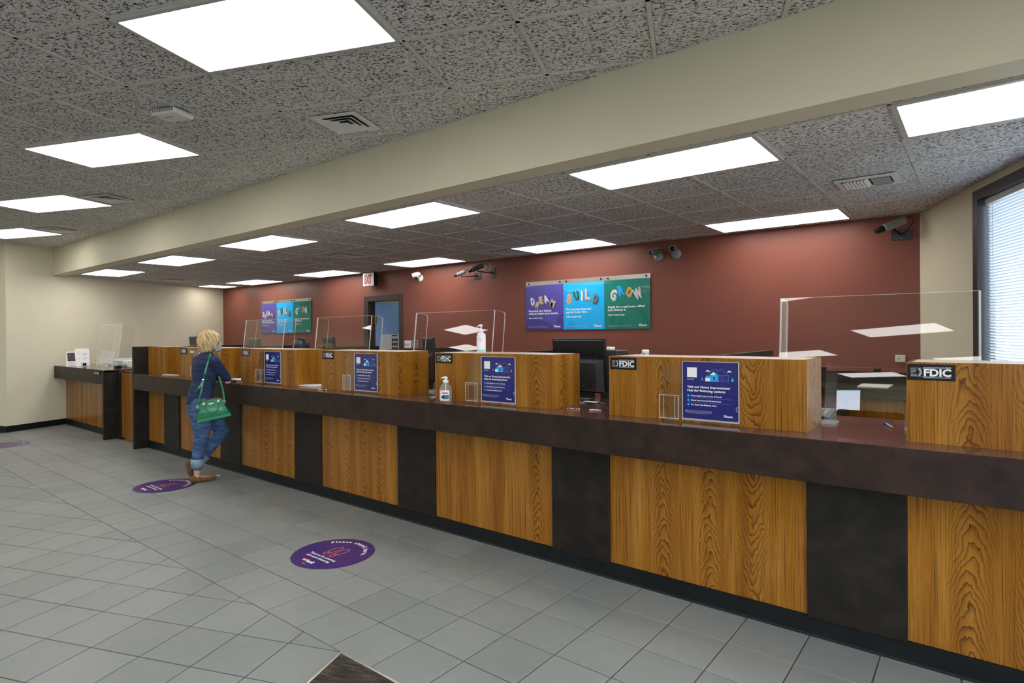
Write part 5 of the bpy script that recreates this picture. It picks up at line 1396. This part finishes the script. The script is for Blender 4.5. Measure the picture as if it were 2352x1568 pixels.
# shoes
def shoe(pts, nm='shoe'):
    b = MB()
    for p, r in pts: b.ball(W3(*p), r, 10)
    for (a, ra), (c, rc) in zip(pts[:-1], pts[1:]):
        for k in range(1, 6):
            f = k / 6; b.ball(W3(*[a[i] + (c[i] - a[i]) * f for i in range(3)]), tuple(ra[i] + (rc[i] - ra[i]) * f for i in range(3)), 8)
    return fuse(b, nm, SUEDE, wm, .006, 4, W3(0, 0, 0))
shoe([((.064, -.135, .040), (.034, .036, .040)), ((.085, -.045, .028), (.043, .042, .028)), ((.103, .045, .019), (.033, .038, .019))])
shoe([((-.068, -.122, .185), (.031, .030, .036)), ((-.070, -.108, .10), (.038, .026, .045)), ((-.070, -.062, .022), (.032, .034, .022))])
# hair, mask, eyes
hc, hr = W3(0, .068, 1.482), (.098, .114, .107)
def hem(th):
    f = math.cos(th)                        # 1 at the front
    if f > .62: return 1.492 - .012 * math.sin(th * 3)
    if f > .35: return 1.492 - (.62 - f) / .27 * .105
    return 1.387 - .030 * max(0, -f + .35)
hair_shell('hair', BLOND, wm, hc, hr, hem, .22, seed=3)
m = MB(); vs = []; n_, k_ = 16, 8
for j in range(k_ + 1):
    for i in range(n_ + 1):
        a = math.radians(-82 + 164 * i / n_); z = 1.372 + .080 * j / k_ - .010 * abs(math.sin(a))
        rr = .066 + .028 * math.cos(a) ** 2 + .012 * math.sin(math.pi * j / k_) * math.cos(a)
        vs.append(W3(.98 * rr * math.sin(a), .088 + rr * math.cos(a), z))
m.add(vs, [(j * (n_ + 1) + i, j * (n_ + 1) + i + 1, (j + 1) * (n_ + 1) + i + 1, (j + 1) * (n_ + 1) + i) for j in range(k_) for i in range(n_)], 0, True)
o = m.build('mask', MASKM, wm); sd = o.modifiers.new('t', 'SOLIDIFY'); sd.thickness = .003
for sx in (-1, 1):
    m = MB(); m.ball(W3(sx * .03, .152, 1.478), .012, 8); e = m.build('eye', WHITE, wm)
    m = MB(); m.ball(W3(sx * .03, .161, 1.478), .005, 6); m.build('pupil', BLACK, e)

# ---- her bag
S2 = np.array([.408, .913]); D2 = np.array([-.913, .408])
def SD(s, d, z): p = np.array([BXP, BYP]) + s * S2 + d * D2; return (float(p[0]), float(p[1]), z)
bag = thing('handbag', 'green leather handbag with short handles and long strap', 'handbag', SD(.105, -.235, .66))
BM = Matrix.Translation(SD(.105, -.232, .668)) @ Matrix(((S2[0], D2[0], 0, 0), (S2[1], D2[1], 0, 0), (0, 0, 1, 0), (0, 0, 0, 1))) @ Matrix.Rotation(math.radians(-10), 4, 'Y')
prof = [(-.158, 0), (.158, 0), (.160, .02)] + [(math.copysign(abs(math.cos(a)) ** .62, math.cos(a)) * .121, .128 + .080 * abs(math.sin(a)) ** .75) for a in [i * math.pi / 14 for i in range(15)]] + [(-.160, .02)]
def bag_ring(t_, k):
    out = []
    for x, y in prof:
        th = .058 - .028 * min(1, y / .22)
        out.append((x * k, t_ * th, .105 + (y - .105) * k))
    return out
m = MB(); m.loft([bag_ring(-1, .93), bag_ring(-.9, .985), bag_ring(-.5, 1), bag_ring(.5, 1), bag_ring(.9, .985), bag_ring(1, .93)], mat=BM); bo = m.build('shell', LEATH, bag)
m = MB(); m.bbox(-.162, .162, -.060, .060, -.004, .036, .008, mat=BM); m.build('base_panel', LEATH, bag)
m = MB(); m.tube([tuple(BM @ Vector((math.copysign(abs(math.cos(a)) ** .62, math.cos(a)) * .121, 0, .130 + .081 * abs(math.sin(a)) ** .75))) for a in [i * math.pi / 16 for i in range(17)]], .004, 8); m.build('zip', TANZ if False else SUEDE, bag)
for side in (-1, 1):
    m = MB(); hp = [tuple(BM @ Vector((.068 * math.cos(a), side * (.034 + .022 * math.sin(-a)), .165 + .095 * math.sin(a)))) for a in [math.pi + i * math.pi / 14 for i in range(15)]]
    m.tube(hp, .0065, 10); m.build('handle', LEATH, bag)
    for x in (-.068, .068):
        m = MB(); m.bbox(x - .011, x + .011, side * .034 - .004, side * .034 + .004, .165, .192, .002, mat=BM); m.build('buckle', CHROME, bag)
m = MB(); m.bbox(-.026, .026, -.043, -.036, .158, .176, .002, mat=BM); m.build('name_plate', CHROME, bag)
for x in (-.128, .124):
    m = MB(); m.tube([tuple(BM @ Vector((x + .008 * math.cos(a), -.01, .157 + .013 * math.sin(a)))) for a in [i * math.pi / 6 for i in range(13)]], .0035, 6); m.build('ring', CHROME, bag)
def torso_d(s, z):
    """nearest-to-camera surface of the top at lateral s, height z"""
    zs = [r[2] for r in TOR]; i = min(max(np.searchsorted(zs, z), 1), len(zs) - 1); f = min(max((z - zs[i - 1]) / (zs[i] - zs[i - 1]), 0), 1)
    cy, rx, ry = [TOR[i - 1][k] * (1 - f) + TOR[i][k] * f for k in (1, 3, 4)]
    best = None
    for k in range(180):
        a = 2 * math.pi * k / 180; R_, F_ = rx * math.cos(a), cy + ry * math.sin(a); ss = .913 * F_ + .408 * R_; dd = .408 * F_ - .913 * R_
        if abs(ss - s) < .012 and (best is None or dd < best): best = dd
    return best if best is not None else -.10
def ribbon(pts, wid, nm):
    m = MB(); rings = []
    P = [Vector(p) for p in pts]
    for i, p in enumerate(P):
        t_ = (P[min(i + 1, len(P) - 1)] - P[max(i - 1, 0)]).normalized(); nn = Vector((-D2[0], -D2[1], .1)).normalized(); x = t_.cross(nn).normalized(); nn = x.cross(t_).normalized()
        rings.append([p + x * wid / 2 + nn * .0018, p - x * wid / 2 + nn * .0018, p - x * wid / 2 - nn * .0018, p + x * wid / 2 - nn * .0018])
    m.loft(rings, smooth=False); return m.build(nm, LEATH, bag)
bp = [(-.030, .85), (-.020, .93), (-.008, 1.00), (.004, 1.07), (.020, 1.14), (.036, 1.21), (.052, 1.265), (.066, 1.30)]
pts = [tuple(BM @ Vector((-.128, -.01, .172)))] + [SD(s, min(torso_d(s, z) - .014, -.20 if 1.12 < z < 1.28 else 0), z) for s, z in bp[1:-1]] + [SD(.066, -.165, 1.318), SD(.078, -.11, 1.342), SD(.095, -.05, 1.335), SD(.125, .0, 1.27)]
ribbon(pts, .017, 'strap')
fpts = [SD(.150, -.115, 1.10), SD(.170, -.135, 1.03), SD(.187, -.17, .96), tuple(BM @ Vector((.124, -.01, .172)))]
ribbon(fpts, .015, 'strap')
s0 = (.004, 1.07); ribbon([SD(.004, torso_d(.004, 1.07) - .018, 1.07), SD(-.012, torso_d(-.012, 1.03) - .02, 1.03), SD(-.040, torso_d(-.04, .98) - .02, .985), SD(-.080, torso_d(-.08, .95) - .02, .950)], .017, 'strap_tail')
q = SD(.004, torso_d(.004, 1.075) - .018, 1.075); m = MB(); m.bbox(-.011, .011, -.005, .005, -.008, .008, .002, mat=Matrix.Translation(q) @ Matrix.Rotation(math.radians(66), 4, 'Z')); m.build('strap_buckle', CHROME, bag)

# ---- the teller behind the counter
TX_, TY_ = -7.06, 4.42
def T3(x, y, z): return (TX_ + x, TY_ + y, z)
tp = thing('person', 'seated teller with glossy black hair bent down behind the counter', 'person', (TX_, TY_, 0))
b = MB()
ell_loft(b, [T3(0, 0, .62) + (.14, .18), T3(0, 0, .80) + (.13, .16), T3(-.01, 0, 1.0) + (.12, .17), T3(-.02, 0, 1.13) + (.11, .18), T3(-.03, 0, 1.19) + (.06, .09)])
cap_chain(b, [(T3(-.03, 0, 1.17), .05), (T3(-.06, 0, 1.27), .046)])
b.ball(T3(-.055, 0, 1.365), (.095, .075, .108), 14); b.ball(T3(-.11, 0, 1.30), (.05, .048, .05), 8); b.tube([T3(-.145, 0, 1.36), T3(-.172, 0, 1.325), T3(-.15, 0, 1.32)], [.010, .014, .010], 8)
for s in (-1, 1):
    cap_chain(b, [(T3(-.03, s * .18, 1.10), .05), (T3(-.06, s * .21, .88), .042), (T3(-.20, s * .14, .90), .03)]); hand(b, T3(-.22, s * .13, .90), (-1, 0, -.1), (0, 0, -1), .4, s)
    cap_chain(b, [(T3(-.02, s * .09, .60), .085), (T3(-.28, s * .10, .58), .065), (T3(-.27, s * .10, .10), .045), (T3(-.32, s * .10, .04), .035)])
fuse(b, 'body', SKIN, tp, .009, 4, T3(0, 0, 0))
b = MB(); ell_loft(b, [T3(0, 0, .60) + (.155, .195), T3(0, 0, .80) + (.145, .175), T3(-.01, 0, 1.0) + (.135, .185), T3(-.02, 0, 1.14) + (.125, .195), T3(-.03, 0, 1.20) + (.075, .10)])
for s in (-1, 1): cap_chain(b, [(T3(-.03, s * .18, 1.10), .064), (T3(-.06, s * .21, .88), .054), (T3(-.17, s * .16, .895), .042)])
fuse(b, 'blouse', fabric('black_blouse', (.02, .02, .024), (8, 8, 20), .4), tp, .010, 4, T3(0, 0, 0))
b = MB(); ell_loft(b, [T3(0, 0, .52) + (.17, .20), T3(0, 0, .66) + (.16, .195)])
for s in (-1, 1): cap_chain(b, [(T3(-.02, s * .09, .60), .10), (T3(-.28, s * .10, .58), .078), (T3(-.27, s * .10, .14), .058)])
fuse(b, 'trousers', fabric('charcoal_trousers', (.02, .02, .02), (8, 8, 20), .4), tp, .010, 4, T3(0, 0, 0))
def hem2(th):
    # front of this head points to -X : th = -90 deg
    f = -math.sin(th)
    return 1.40 if f > .75 else (1.40 - (.75 - f) / .3 * .20 if f > .45 else 1.20)
hair_shell('hair', BLKH, tp, T3(-.045, 0, 1.375), (.118, .100, .115), hem2, .06, lump=.012, seed=5)
for s in (-1, 1):
    m = MB(); m.ball(T3(-.145, s * .03, 1.365), .011, 8); m.build('eye', WHITE, tp)
ch = thing('stool', 'dark stool under the seated teller', 'stool', (TX_, TY_, 0))
m = MB(); m.lathe([(.001, .44), (.20, .44), (.21, .47), (.20, .50), (.001, .505)], 24, mat=Matrix.Translation((TX_, TY_, 0))); m.build('seat', BLACK, ch)
m = MB(); m.tube([(TX_, TY_, .05), (TX_, TY_, .44)], .025, 10); m.build('column', CHROME, ch)
m = MB(); m.lathe([(.001, 0), (.22, 0), (.22, .02), (.05, .05), (.001, .05)], 24, mat=Matrix.Translation((TX_, TY_, 0))); m.build('base', BLACK, ch)

for o in bpy.data.objects:
    if '_w' in o: del o['_w']
    if o.name.split('.')[0] in ('white_lettering', 'fine_print', 'lettering', 'print', 'blue_print', 'aqua_print', 'line_print', 'footprints', 'pattern', 'grille', 'vent_slots', 'key_row', 'pocket_edges', 'acrylic_rim'): o['kind'] = 'stuff'
